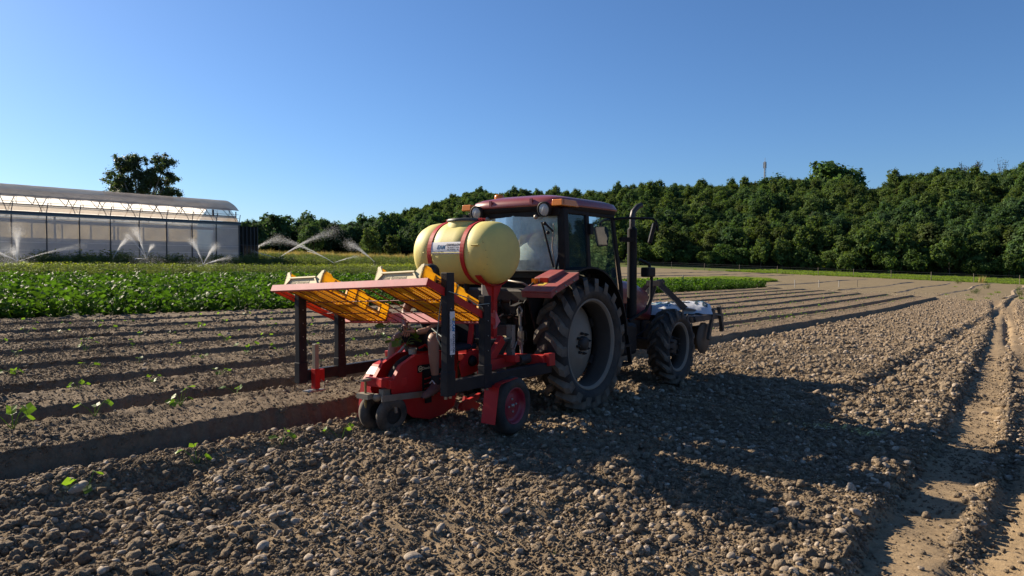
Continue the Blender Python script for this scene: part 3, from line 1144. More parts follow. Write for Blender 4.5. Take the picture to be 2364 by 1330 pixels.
# ================================================================== CROPS
class LM(MB):
    """leafy mesh with a tint per vertex"""
    def __init__(self):
        super().__init__()
        self.t = []

    def leaf(self, base, d, nrm, L, W, tint, cup=.12, lobes=5, droop=.25):
        d = Vector(d).normalized()
        nrm = Vector(nrm)
        s = d.cross(nrm).normalized()
        nn = s.cross(d).normalized()
        base = Vector(base)
        c = base + d * L * .45 - nn * cup * L * .4
        ring = []
        K = 2 * lobes + 1
        for i in range(K):
            u_ = i / (K - 1)
            an = (u_ - .5) * 2 * PI * .93
            rad = 1.0 if i % 2 == 1 else .72
            px_ = .45 + .55 * math.cos(an) * rad
            py_ = .55 * math.sin(an) * rad
            ring.append(base + d * L * px_ + s * W * py_ + nn * (cup * L * abs(py_) * 1.6 - droop * L * max(0, px_ - .3) ** 2))
        o = len(self.v)
        self.add([c] + ring, [(0, i + 1, i + 2) for i in range(K - 1)], False)
        self.t += [tint] * (K + 1)
        return self

    def stem(self, p, q, r, tint, bend=0.0):
        p, q = Vector(p), Vector(q)
        o = len(self.v)
        self.tube([p, p.lerp(q, .5) + Vector((0, 0, bend)), q], [r, r * .8, r * .6], 4, False)
        self.t += [tint] * (len(self.v) - o)
        return self

    def mesh(self, name, mat, off=(0, 0, 0)):
        me = super().mesh(name, mat, off)
        a = me.attributes.new('tint', 'FLOAT_COLOR', 'POINT')
        c = np.ones((len(self.v), 4), np.float32)
        c[:, :3] = np.array(self.t, np.float32)
        a.data.foreach_set('color', c.ravel())
        return me

M_ZUC = mat_leaf('courgette_leaves', (.060, .135, .018), (.085, .170, .026), .42, .55, 'tint', .15)
M_WEED = mat_leaf('weed_leaves', (.13, .18, .06), (.17, .21, .075), .45, .6, 'tint')
M_YEL = mat_leaf('young_crop_leaves', (.21, .27, .045), (.27, .31, .06), .5, .6, 'tint')
M_DRY = mat_leaf('dry_grass', (.42, .32, .16), (.50, .39, .21), .35, .8, 'tint')
M_GRASS = mat_leaf('meadow_grass', (.17, .26, .045), (.22, .30, .055), .5, .7, 'tint')
M_SEED = mat_leaf('seedling_leaves', (.13, .24, .03), (.18, .29, .04), .5, .5, 'tint', .35)

def courgette_mesh(seed, n=44):
    g = random.Random(seed)
    lm = LM()
    for i in range(n):
        an = g.uniform(0, 6.28)
        h = g.uniform(.12, .60)
        r = g.uniform(.06, .36)
        base = Vector((math.cos(an) * r, math.sin(an) * r, h))
        b = g.uniform(.55, 1.35)
        pale = g.random() < .018
        tint = (2.6, 1.9, 3.5) if pale and h < .35 else (b, b, b * g.uniform(.7, 1.1))
        lm.stem((0, 0, 0), base, .011, (1.2, 1.15, 1.2), .03)
        d = Vector((math.cos(an), math.sin(an), g.uniform(-.4, 1.1)))
        nrm = Vector((g.gauss(0, .55), g.gauss(0, .55), 1))
        lm.leaf(base, d, nrm, g.uniform(.10, .18), g.uniform(.09, .17), tint, g.uniform(.05, .3), 7, g.uniform(.1, .6))
    return lm.mesh('foliage', M_ZUC)

def tuft_mesh(name, mat, seed, n, h, w, blade, wide, leafy=False, curl=.5):
    g = random.Random(seed)
    lm = LM()
    for i in range(n):
        an = g.uniform(0, 6.28)
        r = g.uniform(0, w * .5)
        p = Vector((math.cos(an) * r, math.sin(an) * r, 0))
        b = g.uniform(.6, 1.35)
        tint = (b * g.uniform(.9, 1.15), b, b * g.uniform(.75, 1.1))
        lean = Vector((math.cos(an), math.sin(an), 0)) * g.uniform(0, curl)
        hh = h * g.uniform(.5, 1.05)
        if leafy:
            top = p + (Vector((0, 0, 1)) + lean * .6).normalized() * hh
            lm.stem(p, top, .006, tint)
            for k_ in range(7):
                t = g.uniform(.25, 1.0)
                q = p.lerp(top, t)
                a2 = g.uniform(0, 6.28)
                lm.leaf(q, (math.cos(a2), math.sin(a2), g.uniform(-.2, .6)), (g.gauss(0, .5), g.gauss(0, .5), 1), blade * g.uniform(.6, 1.2), wide * g.uniform(.6, 1.2), tint, .1, 2, .2)
        else:
            side = Vector((-math.sin(an + g.uniform(-1, 1)), math.cos(an), 0)).normalized() * wide
            m_ = p + Vector((0, 0, hh * .55)) + lean * hh * .25
            e = p + Vector((0, 0, hh)) * (1 - .25 * curl) + lean * hh
            lm.add([p - side, p + side, m_ + side * .8, m_ - side * .8, e], [(0, 1, 2, 3), (3, 2, 4)])
            lm.t += [tint] * 5
    return lm.mesh(name, mat)

zuc_me = [courgette_mesh(40 + i) for i in range(5)]
zuc_src = {}
def courgette_rows():
    g = random.Random(3)
    k = 0
    for row in range(2):
        a = -22.0
        while a < 52:
            b = 13.55 + row * .75 + g.uniform(-.12, .12)
            x, y = ab2xy(a, b)
            if y > 8 and -1.0 < (x / y) < .55:
                vi = k % 5
                k += 1
                t = thing('courgette_plant', 'leafy courgette plant in the ' + ('first' if row == 0 else 'second') + ' row of the green crop ' + ('left of the machine' if x < 0 else 'right of the tractor'), 'plant', (x, y, gz1(x, y, False) - .02), g.uniform(0, 6.28), 'courgette plants at the edge of the crop')
                s = g.uniform(.7, 1.25)
                c = link_mesh('foliage', zuc_me[vi], t, scale=(s, s, s * g.uniform(.85, 1.1)))
                zuc_src.setdefault(vi, c)
            a += g.uniform(.5, .75)
courgette_rows()
ZS = [zuc_src[i] for i in range(5)]

def fill(name, n, arange, brange, test, smin, smax, sources, zs=(1, 1), sink=.0):
    a = rng.uniform(*arange, n)
    b = rng.uniform(*brange, n)
    x, y = ab2xy(a, b)
    ok = test(a, b, x, y) & (y > 5) & (np.abs(x / np.maximum(y, .1)) < .92)
    x, y, a, b = x[ok], y[ok], a[ok], b[ok]
    s = rng.uniform(smin, smax, len(x))
    rot = np.stack([rng.normal(0, .08, len(x)), rng.normal(0, .08, len(x)), rng.uniform(0, 6.28, len(x))], -1)
    return scatter(name, np.stack([x, y, gz(x, y, False) - sink], -1), rot, np.stack([s, s, s * rng.uniform(*zs, len(x))], -1), rng.integers(0, len(sources), len(x)), sources)

fill('courgette_crop', 7600, (-30, 52.5), (14.7, 33), lambda a, b, x, y: (b < zuc_back(a) - .2), .65, 1.25, ZS, (.75, 1.05), .02)

# clumps of weeds in front of the greenhouse: things, and sources for the growth around them
weed_me = [tuft_mesh('foliage', M_WEED, 70 + i, 26, 1.0, .8, .16, .07, True, .5) for i in range(4)]
yel_me = [tuft_mesh('foliage', M_YEL, 80 + i, 16, .42, .6, .16, .10, True, .6) for i in range(3)]
dry_me = [tuft_mesh('foliage', M_DRY, 90 + i, 60, 1.0, .8, .1, .012, False, .35) for i in range(3)]
gr_me = [tuft_mesh('foliage', M_GRASS, 95 + i, 70, .32, .6, .1, .010, False, .6) for i in range(3)]
wsrc = {}
def weeds_row():
    g = random.Random(17)
    k = 0
    a = -6.0
    while a < 37:
        b = 55.5 + g.uniform(-.8, .8)
        x, y = ab2xy(a, b)
        s = g.choice([.8, 1.0, 1.2, 1.45, 1.6])
        t = thing('weed_clump', 'bushy grey-green weed clump in the row before the greenhouse wall', 'weeds', (x, y, gz1(x, y, False)), g.uniform(0, 6.28), 'weed clumps along the greenhouse')
        c = link_mesh('foliage', weed_me[k % 4], t, scale=(s * 1.3, s * 1.3, s))
        wsrc.setdefault(k % 4, c)
        k += 1
        a += g.uniform(.45, .95)
weeds_row()
WS = [wsrc[i] for i in range(4)]
def src_of(me, label, cat, a, b, s, grp=None):
    x, y = ab2xy(a, b)
    t = thing('grass_tuft' if 'grass' in label else 'crop_plant', label, cat, (x, y, gz1(x, y, False)), 0, grp)
    return link_mesh('foliage', me, t, scale=(s, s, s))
YS = [src_of(yel_me[i], 'pale green young plant at the near edge of the yellowish crop band', 'plant', 8 + i * 5, 41.3, 1.0, 'young plants of the pale crop') for i in range(3)]
DS = [src_of(dry_me[i], 'tall tuft of dry straw-coloured grass below the far trees', 'grass', 62 + 4 * i, 88.0, 1.1, 'dry grass tufts below the trees') for i in range(3)]
GS = [src_of(gr_me[i], 'short green grass tuft by the fence of the far meadow', 'grass', 109 + i * 2.5, 24.0 - i * 7, .9, 'grass tufts by the fence') for i in range(3)]

far_edge = lambda a, b: a < 54 + 0.22 * (b - 33)
fill('weedy_crop', 5200, (-30, 62), (32.6, 41), lambda a, b, x, y: far_edge(a, b) & (b > zuc_back(a)) & ((a < 26) | (b > 33)), .55, .95, WS, (.8, 1.1))
fill('pale_crop', 5200, (-30, 66), (41, 54), lambda a, b, x, y: far_edge(a, b), .8, 1.5, YS, (.8, 1.1))
fill('weed_strip', 900, (-14, 42), (53.8, 57.5), lambda a, b, x, y: a < 40, .6, 1.25, WS, (.8, 1.2))
fill('green_crop', 9000, (18, 120), (54, 105), lambda a, b, x, y: (y < 118) & ((a > 37) | (b < 55)) & (x / y < -.03) & (x / y > -.42), .9, 1.6, YS + WS[:1], (.6, .9))
fill('dry_grass_strip', 5200, (40, 140), (40, 125), lambda a, b, x, y: (y > 119) & (y < 136) & (x / y < -.12) & (x / y > -.42), .9, 1.5, DS, (.9, 1.2))
fill('pale_grass_strip', 2600, (50, 140), (40, 120), lambda a, b, x, y: (y > 122) & (y < 134) & (x / y < -.02) & (x / y > -.14), .5, .9, DS + GS, (.7, 1.0))
fill('grass_strip', 8000, (27, 72), (18.6, 24.5), lambda a, b, x, y: vnoise(a * .05, b * .5, 77) > -.12, .8, 1.4, GS, (.8, 1.2))
fill('meadow_grass', 26000, (60, 190), (-75, 40), lambda a, b, x, y: (beyond_fence(x, y) > -.5) & (y < 158) & (x / y > .18), .8, 1.5, GS, (.7, 1.2))
fill('fence_weeds', 1300, (60, 190), (-60, 60), lambda a, b, x, y: (np.abs(beyond_fence(x, y) + .3) < .8) & (x / y > .15), .7, 1.5, GS + DS[:1], (.7, 1.3))
fill('stray_weeds', 160, (30, 100), (-45, 12), lambda a, b, x, y: (y > 45) & (y < 90) & (x / y > .6), .5, 1.1, GS + WS[:1], (.4, .9))

# ------------------------------------------------------------------ seedlings
def seedling(x, y, s, label, group=None, seed=0, flat=.0, n=3, lean=.6):
    g = random.Random(seed)
    t = thing('courgette_seedling', label, 'seedling', (x, y, gz1(x, y)), g.uniform(0, 6.28), group)
    lm = LM()
    tips = []
    for i in range(n):
        an = i * 2 * PI / n + g.uniform(-.6, .6)
        h = g.uniform(.05, .16) * s * (1 - flat)
        r = g.uniform(.03, .13) * s * (.5 + lean)
        e = Vector((math.cos(an) * r, math.sin(an) * r, h + .015))
        lm.stem((0, 0, -.01), e, .0035 * s ** .5, (1.1, 1.05, 1.3), .02 * s)
        tips.append((e, an))
    me = lm.mesh('stem', M_SEED)
    link_mesh('stem', me, t)
    for e, an in tips:
        lf = LM()
        b = g.uniform(.75, 1.25)
        lf.leaf(e, (math.cos(an), math.sin(an), g.uniform(-.7, .25)), (g.gauss(0, .45), g.gauss(0, .45), 1), g.uniform(.06, .095) * s, g.uniform(.06, .095) * s, (b, b, b), g.uniform(.05, .3), 4, g.uniform(.2, .8))
        link_mesh('leaf', lf.mesh('leaf', M_SEED), t)
    return t

def plant_rows():
    near = [(-4.92, .15, 'wilting seedling lying among cobbles left of the newest row'), (-4.09, .20, 'bright two-leaved seedling on the cobbly ridge, second from the left'),
            (-3.30, .23, 'low seedling with long bent stem on the cobbly ridge'), (-2.69, .17, 'upright pale seedling just behind the press wheels'),
            (-4.81, 1.81, 'largest seedling clump at the left edge of the first bed'), (-4.15, 1.85, 'single bright seedling leaf on the first bed'),
            (-3.37, 1.80, 'bushy bright seedling in the middle of the first bed'), (-2.65, 1.95, 'pair of flat seedlings on the first bed near the machine'),
            (-1.59, 2.2, 'upright seedling under the black post of the crate rack'), (-1.25, 1.90, 'low seedling beside the red mudguard')]
    for i, (a, b, lab) in enumerate(near):
        x, y = ab2xy(a, b)
        seedling(x, y, 1.0 if i != 4 else 1.25, lab, None, i + 1, n=3 if i not in (4, 6) else 6, flat=.0 if i not in (7,) else .4)
    g = random.Random(23)
    k = 40
    for r_ in range(1, 8):
        a = -9.5
        while a < 44:
            a += g.uniform(.55, .95)
            b = .2 + PER * r_ + g.uniform(-.07, .07)
            x, y = ab2xy(a, b)
            if y < 3 or abs(x / y) > .80:
                continue
            if r_ == 1 and a < -1:
                continue
            if g.random() < .12:
                continue
            k += 1
            far = math.hypot(x, y)
            seedling(x, y, g.uniform(.7, 1.15), 'small limp courgette seedling along the ' + ('first', 'second', 'third', 'fourth', 'fifth', 'sixth', 'seventh')[r_ - 1] + ' bed from the machine' + (', far end' if far > 25 else ''), 'seedlings planted along the beds', k, g.choice([0, .3, .6]), 2 if far > 14 else g.choice([2, 3, 3, 4]))
            if far > 30:
                a += g.uniform(.4, 1.6)
plant_rows()
def sprout(x, y):
    t = thing('grass_sprout', 'tiny upright green sprout between the stones in the foreground', 'sprout', (x, y, gz1(x, y)))
    lm = LM()
    for i in range(3):
        lm.leaf((0, 0, .0), (.2 * (i - 1), .1 * i, 1), (1, 0, .2), .06, .012, (1, 1, 1), 0, 2, .1)
    link_mesh('leaf', lm.mesh('leaf', M_SEED), t)
sprout(.245, 4.03)

# ------------------------------------------------------------------ fence, stakes
M_WOOD = mat_std('weathered_wood', (.23, .19, .14), .9, bump=.4, bump_scale=25)
M_WIRE = mat_std('wire', (.12, .12, .12), .5, .7)
M_WHITEP = mat_std('white_paint', (.48, .46, .42), .7)
def fence():
    P = [(-10 + (39.0) * i / 7, 150 - 20 * i / 7) for i in range(7)] + [(29 + 19 * i / 4, 130 - 18 * i / 4) for i in range(4)] + [(48 + 19.5 * i / 5, 112 - 17 * i / 5) for i in range(5)] + [(67.5 + 17.5 * i / 4, 95 - 15 * i / 4) for i in range(5)]
    x0, y0 = P[0]
    t = thing('wire_fence', 'low wire fence on thin wooden posts between field and meadow', 'fence', (x0, y0, gz1(x0, y0, False)))
    post = MB().tube([(0, 0, -.2), (0, 0, 1.25)], [.045, .04], 7).mesh('post', M_WOOD)
    o = Vector(t.location)
    tops = []
    for i, (x, y) in enumerate(P):
        z = gz1(x, y, False)
        link_mesh('post', post, t, Vector((x, y, z)) - o, (random.gauss(0, .03), random.gauss(0, .03), 0))
        tops.append(Vector((x, y, z)))
    for hh in (.45, .8, 1.1):
        mb = MB()
        mb.tube([p + Vector((0, 0, hh)) for p in tops], .014, 4)
        mb.build('wire', M_WIRE, t, o)
fence()
for i, (px, D, h, lab) in enumerate([(1835, 62, .62, 'thin pale stake at the end of the beds, leftmost of four'), (1891, 64, .62, 'thin pale stake at the end of the beds, second of four'),
                                     (1937, 66, .55, 'short thin stake at the end of the beds, third of four'), (1979, 68, .6, 'darker leaning stake at the end of the beds, rightmost of four'), (1577, 60, .8, 'lone pale stake in the courgette rows right of the tractor')]):
    x, y = polar(px, D)
    t = thing('marker_stake', lab, 'stake', (x, y, gz1(x, y, False)))
    MB().tube([(0, 0, -.1), (.02 * (i == 3), 0, h)], .03, 6).build('pole', M_WOOD if i == 3 else M_WHITEP, t)
    MB().box((.02 * (i == 3), 0, h + .02), (.07, .07, .04)).build('cap', M_WOOD if i == 3 else M_WHITEP, t)

# ------------------------------------------------------------------ the lone tree behind the greenhouse
def lone_tree():
    x, y = polar(330, 98)
    g0 = gz1(x, y, False)
    t = thing('poplar_tree', 'many-stemmed tree with a spreading open crown behind the greenhouse', 'tree', (x, y, g0))
    def loc(px, py):
        return ((px - 330) / 1650 * 98, z_at(py, 98) - g0)
    lob = []
    for px, py, r in [(272, 412, 22), (262, 435, 20), (290, 385, 22), (308, 370, 17), (282, 372, 14), (318, 402, 18), (324, 378, 12), (326, 392, 13), (340, 412, 14), (352, 420, 17), (375, 385, 19), (388, 372, 14), (366, 372, 9), (395, 400, 17),
                      (384, 418, 18), (400, 440, 14), (300, 430, 20), (310, 445, 20), (280, 448, 18), (345, 440, 14), (372, 447, 16), (392, 458, 16), (335, 455, 20), (300, 460, 20), (365, 462, 18), (256, 452, 11), (252, 422, 10)]:
        lx, lz = loc(px, py)
        rr = r / 1650 * 98
        lob.append(((lx, random.uniform(-1.6, 1.6), lz), (rr, rr * 1.1, rr)))
    lob += [((loc(345, 399)[0], 0, loc(345, 399)[1]), (.7, .8, .8)), ((loc(338, 428)[0], .5, loc(338, 428)[1]), (.9, 1, 1)), ((loc(360, 408)[0], -.5, loc(360, 408)[1]), (.9, 1, 1))]
    g9 = random.Random(4)
    lob2 = []
    for c, r in lob:
        for _ in range(6):
            q = .52 * g9.uniform(.7, 1.25)
            lob2.append(((c[0] + g9.gauss(0, .5) * r[0], c[1] + g9.gauss(0, .6) * r[1], c[2] + g9.gauss(0, .5) * r[2]), (r[0] * q, r[1] * q, r[2] * q)))
    M_P = mat_leaf('poplar_leaves', (.085, .125, .065), (.09, .13, .07), .4, attr='tint')
    link_mesh('crown', crown('crown', M_P, lob2, 52000, .115, 9, .2, .3, .30), t)
    mb = MB()
    for (c, r) in lob:
        c = Vector(c)
        b0 = Vector((c.x * .12, 0, 1.0))
        m_ = b0.lerp(c, .55) + Vector((-c.x * .14, 0, .8))
        mb.tube([b0, m_, c], [.2, .13, .03], 6)
    mb.tube([(0, 0, -.3), (0, 0, 1.4)], [.6, .45], 9)
    mb.build('trunk', mat_std('pale_bark', (.20, .18, .15), .9), t)
lone_tree()

# ================================================================== GREENHOUSE
def mat_film(name, col, clear, tcol, trans=.5, grain=.25):
    """slightly see-through plastic film, dusty"""
    m, n, l = new_mat(name)
    out = n.new('ShaderNodeOutputMaterial')
    tr = n.new('ShaderNodeBsdfTransparent')
    tr.inputs['Color'].default_value = (.92, .94, .96, 1)
    df = n.new('ShaderNodeBsdfDiffuse')
    tl = n.new('ShaderNodeBsdfTranslucent')
    nz = noise(n, l, .8, 8, .7)
    f = ramp(n, l, nz.outputs['Fac'], .3, .7, (1 - grain,) * 3, (1 + grain * .5,) * 3)
    l.new(mixc(n, l, 1.0, col, f, 'MULTIPLY'), df.inputs['Color'])
    l.new(mixc(n, l, 1.0, tcol, f, 'MULTIPLY'), tl.inputs['Color'])
    m1 = n.new('ShaderNodeMixShader')
    m1.inputs[0].default_value = trans
    l.new(df.outputs[0], m1.inputs[1])
    l.new(tl.outputs[0], m1.inputs[2])
    m2 = n.new('ShaderNodeMixShader')
    m2.inputs[0].default_value = clear
    l.new(m1.outputs[0], m2.inputs[1])
    l.new(tr.outputs[0], m2.inputs[2])
    l.new(m2.outputs[0], out.inputs[0])
    return m

def greenhouse():
    NB, BAY = 15, 2.5
    a1, b1 = 34.5, 61.0
    a0 = a1 - NB * BAY
    x0, y0 = ab2xy(a1, b1)
    gr = gz1(x0, y0, False)
    zg = 5.85 - gr            # gutter above the base
    t = thing('greenhouse', 'long plastic film greenhouse with open roof vents across the left background', 'greenhouse', (x0, y0, gr), RZ)
    M_ST = mat_std('greenhouse_steel', (.11, .115, .125), .6, .2)
    M_SIDE = mat_film('side_film', (.55, .58, .63), .44, (.54, .57, .63), .55, .12)
    M_ROOF = mat_film('roof_film', (.45, .39, .34), .22, (.64, .53, .43), .7)
    M_TOP = mat_film('vent_film', (.54, .51, .49), .06, (.68, .63, .58), .62, .18)
    M_BACK = mat_film('far_film', (.60, .55, .46), .02, (.78, .68, .50), .7)
    M_INROOF = mat_film('inner_film', (.60, .58, .57), .02, (.80, .77, .72), .75)
    S_ = 8.0                  # span
    post = MB().box((0, 0, zg / 2 - .3), (.075, .11, zg + .6)).mesh('post', M_ST)
    for i in range(NB + 1):
        link_mesh('post', post, t, (-i * BAY, 0, 0))
    MB().box((-NB * BAY / 2, -.02, zg + .02), (NB * BAY + .3, .22, .16)).build('gutter', M_ST, t)
    MB().box((-NB * BAY / 2, -.06, zg - .14), (NB * BAY + .3, .10, .14)).build('gutter_edge', mat_std('grey_flashing', (.20, .23, .25), .6, .1), t)
    # side film, one sheet per bay, and the horizontal wires
    sheet = MB()
    for i in range(6):
        pass
    sh = MB().box((-BAY / 2, .07, zg / 2 - .25), (BAY - .08, .004, zg + .3)).mesh('side_sheet', M_SIDE)
    for i in range(NB):
        link_mesh('side_sheet', sh, t, (-i * BAY, 0, 0))
    M_LINE = mat_std('pale_cord', (.75, .76, .78), .6)
    for z in (.7, 1.35, 2.0, zg - .55):
        MB().box((-NB * BAY / 2, .055, z), (NB * BAY, .012, .025)).build('cord', M_LINE, t)
    # arch profile over the span
    def arch(y):
        u_ = y / S_
        return 2.12 * (1 - abs(2 * u_ - 1) ** 2.2)
    def ap(y, dz=0):
        return (0, y, zg + .05 + arch(y) + dz)
    ys = [0, .25, .55, .9, 1.4, 2, 2.8, 4, 5.2, 6, 6.8, 7.4, 8]
    ar = MB()
    ar.tube([ap(y) for y in ys], .035, 6)
    am = ar.mesh('arch', M_ST)
    for i in range(NB + 1):
        link_mesh('arch', am, t, (-i * BAY - BAY * .12, 0, 0))
    # small struts from the gutter and the rails
    st = MB().bar((0, -.05, zg + .1), (.14, -.02, zg + .85), .05, .05).mesh('strut', M_ST)
    for i in range(NB + 1):
        link_mesh('strut', st, t, (-i * BAY, 0, 0))
    for y, dz, w in ((.02, .42, .03), (.06, .75, .03), (.62, .0, .07), (1.15, .32, .06)):
        MB().box((-NB * BAY / 2, y, ap(y)[2] + dz), (NB * BAY, w, w)).build('rail', M_ST, t)
    # trusses in the vent opening
    tw = MB()
    z_lo, z_hi = ap(.62)[2], ap(1.15)[2] + .32
    for k_ in (0, 1):
        tw.bar((-BAY * (.30 + .0 * k_), .64, z_lo), (-BAY * (.12 if k_ else .48), 1.12, z_hi), .04, .04)
    tw.bar((-BAY * .75, .64, z_lo), (-BAY * .80, 1.12, z_hi), .02, .02)
    tw.bar((-BAY * .75, .64, z_lo), (-BAY * .70, 1.12, z_hi), .02, .02)
    twm = tw.mesh('truss', M_ST)
    for i in range(NB):
        link_mesh('truss', twm, t, (-i * BAY, 0, 0))
    # films
    def film(name, mat, y0_, y1_, dz, L0=0.0, L1=0.0, n=8, wave=.0):
        mb = MB()
        nx = NB * 4
        vs, fs = [], []
        for i in range(nx + 1):
            x = L0 + (-NB * BAY - L0 + L1) * i / nx
            for j in range(n + 1):
                y = y0_ + (y1_ - y0_) * j / n
                vs.append((x, y, ap(y)[2] + dz + wave * math.sin(i * 1.7 + j) * (1 - j / n)))
        for i in range(nx):
            for j in range(n):
                fs.append((i * (n + 1) + j, (i + 1) * (n + 1) + j, (i + 1) * (n + 1) + j + 1, i * (n + 1) + j + 1))
        mb.add(vs, fs, True)
        return mb.build(name, mat, t)
    film('lower_roof_film', M_ROOF, .05, .62, .04)
    film('vent_flap', M_TOP, .85, 4.0, .40, .55, 0, 10, .03)
    film('far_roof_film', M_INROOF, 4.0, 8.0, .03)
    MB().box((-NB * BAY / 2, S_, zg * .80), (NB * BAY, .01, zg * .42)).build('far_wall', M_BACK, t)
    MB().box((-NB * BAY / 2, S_ + .02, zg * .25), (NB * BAY, .01, zg * .70)).build('far_skirt', mat_std('grey_skirt', (.30, .31, .33), .8), t)
    ip = MB().box((0, S_ - .3, zg / 2), (.09, .09, zg)).mesh('inner_post', M_ST)
    ip2 = MB().box((0, S_ / 2, zg / 2), (.12, .12, zg)).mesh('inner_post', M_ST)
    for i in range(NB + 1):
        link_mesh('inner_post', ip, t, (-i * BAY - .9, 0, 0))
        if i % 2 == 0:
            link_mesh('inner_post', ip2, t, (-i * BAY - .4, 0, 0))
    MB().box((-NB * BAY / 2, S_ / 2, zg - .45), (NB * BAY, .08, .3)).build('inner_beam', M_ST, t)
    # end wall and end bay
    ew = MB()
    ew.add([(0.02, 0, -.3)] + [(0.02, y, ap(y)[2]) for y in ys] + [(0.02, 8, -.3)], [tuple(range(len(ys) + 2))])
    ew.build('end_film', M_SIDE, t)
    MB().box((.03, .6, zg + .75), (.06, .12, .9)).build('vent_bracket', M_ST, t)
    MB().box((-BAY * .95, .75, zg + .95), (.16, .12, .7)).build('vent_motor', M_ST, t)
    # dark netting annex at the end
    M_NET = mat_film('dark_netting', (.030, .028, .027), .22, (.03, .03, .03), .2)
    for nm, c, s in (('net_front', (1.1, .15, zg / 2 - .2), (2.2, .01, zg - .2)), ('net_side', (2.2, 2.0, zg / 2 - .2), (.01, 3.7, zg - .2)), ('net_roof', (1.1, 2.0, zg - .28), (2.2, 3.7, .01))):
        MB().box(c, s).build(nm, M_NET, t)
    for x in (.06, .5, .95, 1.4, 1.8, 2.2):
        MB().box((x, .12, zg / 2 - .3), (.05, .05, zg)).build('net_post', M_ST, t)
    MB().box((1.1, .12, zg * .5), (2.2, .03, .03)).build('net_rail', M_ST, t)
    # crop and a mound inside, seen through the film
    o = fill('greenhouse_crop', 900, (a0, a1 - 1.5), (b1 + 1.2, b1 + 6.8), lambda a, b, x, y: a < a1, 1.2, 1.9, WS, (.7, 1.0))
    x, y = ab2xy(a1 - 6 * BAY, b1 + 3.0)
    mb = MB()
    mb.ball((0, 0, 0), (6.0, 1.6, 2.35), 28, 10)
    mo = mb.build('covered_heap', mat_std('grey_tarpaulin', (.22, .23, .25), .7))
    mo.location = (x, y, gz1(x, y, False) - .1)
    mo.rotation_euler = (0, 0, RZ)
    tag(mo, 'long grey rounded heap seen through the film inside the greenhouse', 'heap')
greenhouse()

# ================================================================== SPRINKLERS
def mat_water():
    m, n, l = new_mat('water_spray')
    out = n.new('ShaderNodeOutputMaterial')
    d = n.new('ShaderNodeBsdfDiffuse')
    d.inputs['Color'].default_value = (.9, .92, .95, 1)
    tl = n.new('ShaderNodeBsdfTranslucent')
    tl.inputs['Color'].default_value = (.97, .97, .97, 1)
    tr = n.new('ShaderNodeBsdfTransparent')
    m1 = n.new('ShaderNodeMixShader')
    m1.inputs[0].default_value = .6
    l.new(d.outputs[0], m1.inputs[1])
    l.new(tl.outputs[0], m1.inputs[2])
    m2 = n.new('ShaderNodeMixShader')
    m2.inputs[0].default_value = .58
    l.new(m1.outputs[0], m2.inputs[1])
    l.new(tr.outputs[0], m2.inputs[2])
    l.new(m2.outputs[0], out.inputs[0])
    return m
M_WATER = mat_water()
M_BRASS = mat_std('sprinkler_brass', (.35, .27, .12), .4, .7)
M_PIPE = mat_std('riser_pipe', (.10, .10, .11), .6)

def droplets(pos, size, name, parent):
    n = len(pos)
    t = rng.normal(size=(n, 3))
    t /= np.linalg.norm(t, axis=1, keepdims=True)
    b = np.cross(t, rng.normal(size=(n, 3)))
    b /= np.linalg.norm(b, axis=1, keepdims=True) + 1e-9
    c = np.cross(t, b)
    s = np.asarray(size).reshape(-1, 1)
    co = np.stack([pos + t * s, pos - t * s * .5 + b * s * .8, pos - t * s * .5 - b * s * .4 + c * s * .7, pos - t * s * .5 - b * s * .4 - c * s * .7], 1).reshape(-1, 3)
    idx = (np.arange(n)[:, None] * 4 + np.array([0, 1, 2, 0, 2, 3, 0, 3, 1, 1, 3, 2])[None]).reshape(-1, 3)
    me = bpy.data.meshes.new(name)
    me.vertices.add(4 * n)
    me.vertices.foreach_set('co', co.astype(np.float32).ravel())
    me.loops.add(idx.size)
    me.loops.foreach_set('vertex_index', idx.ravel().astype(np.int32))
    me.polygons.add(len(idx))
    me.polygons.foreach_set('loop_start', (np.arange(len(idx)) * 3).astype(np.int32))
    me.polygons.foreach_set('loop_total', np.full(len(idx), 3, np.int32))
    me.update(calc_edges=True)
    me.materials.append(M_WATER)
    o = bpy.data.objects.new(name, me)
    COL.objects.link(o)
    o.parent = parent
    o['kind'] = 'stuff'
    return o

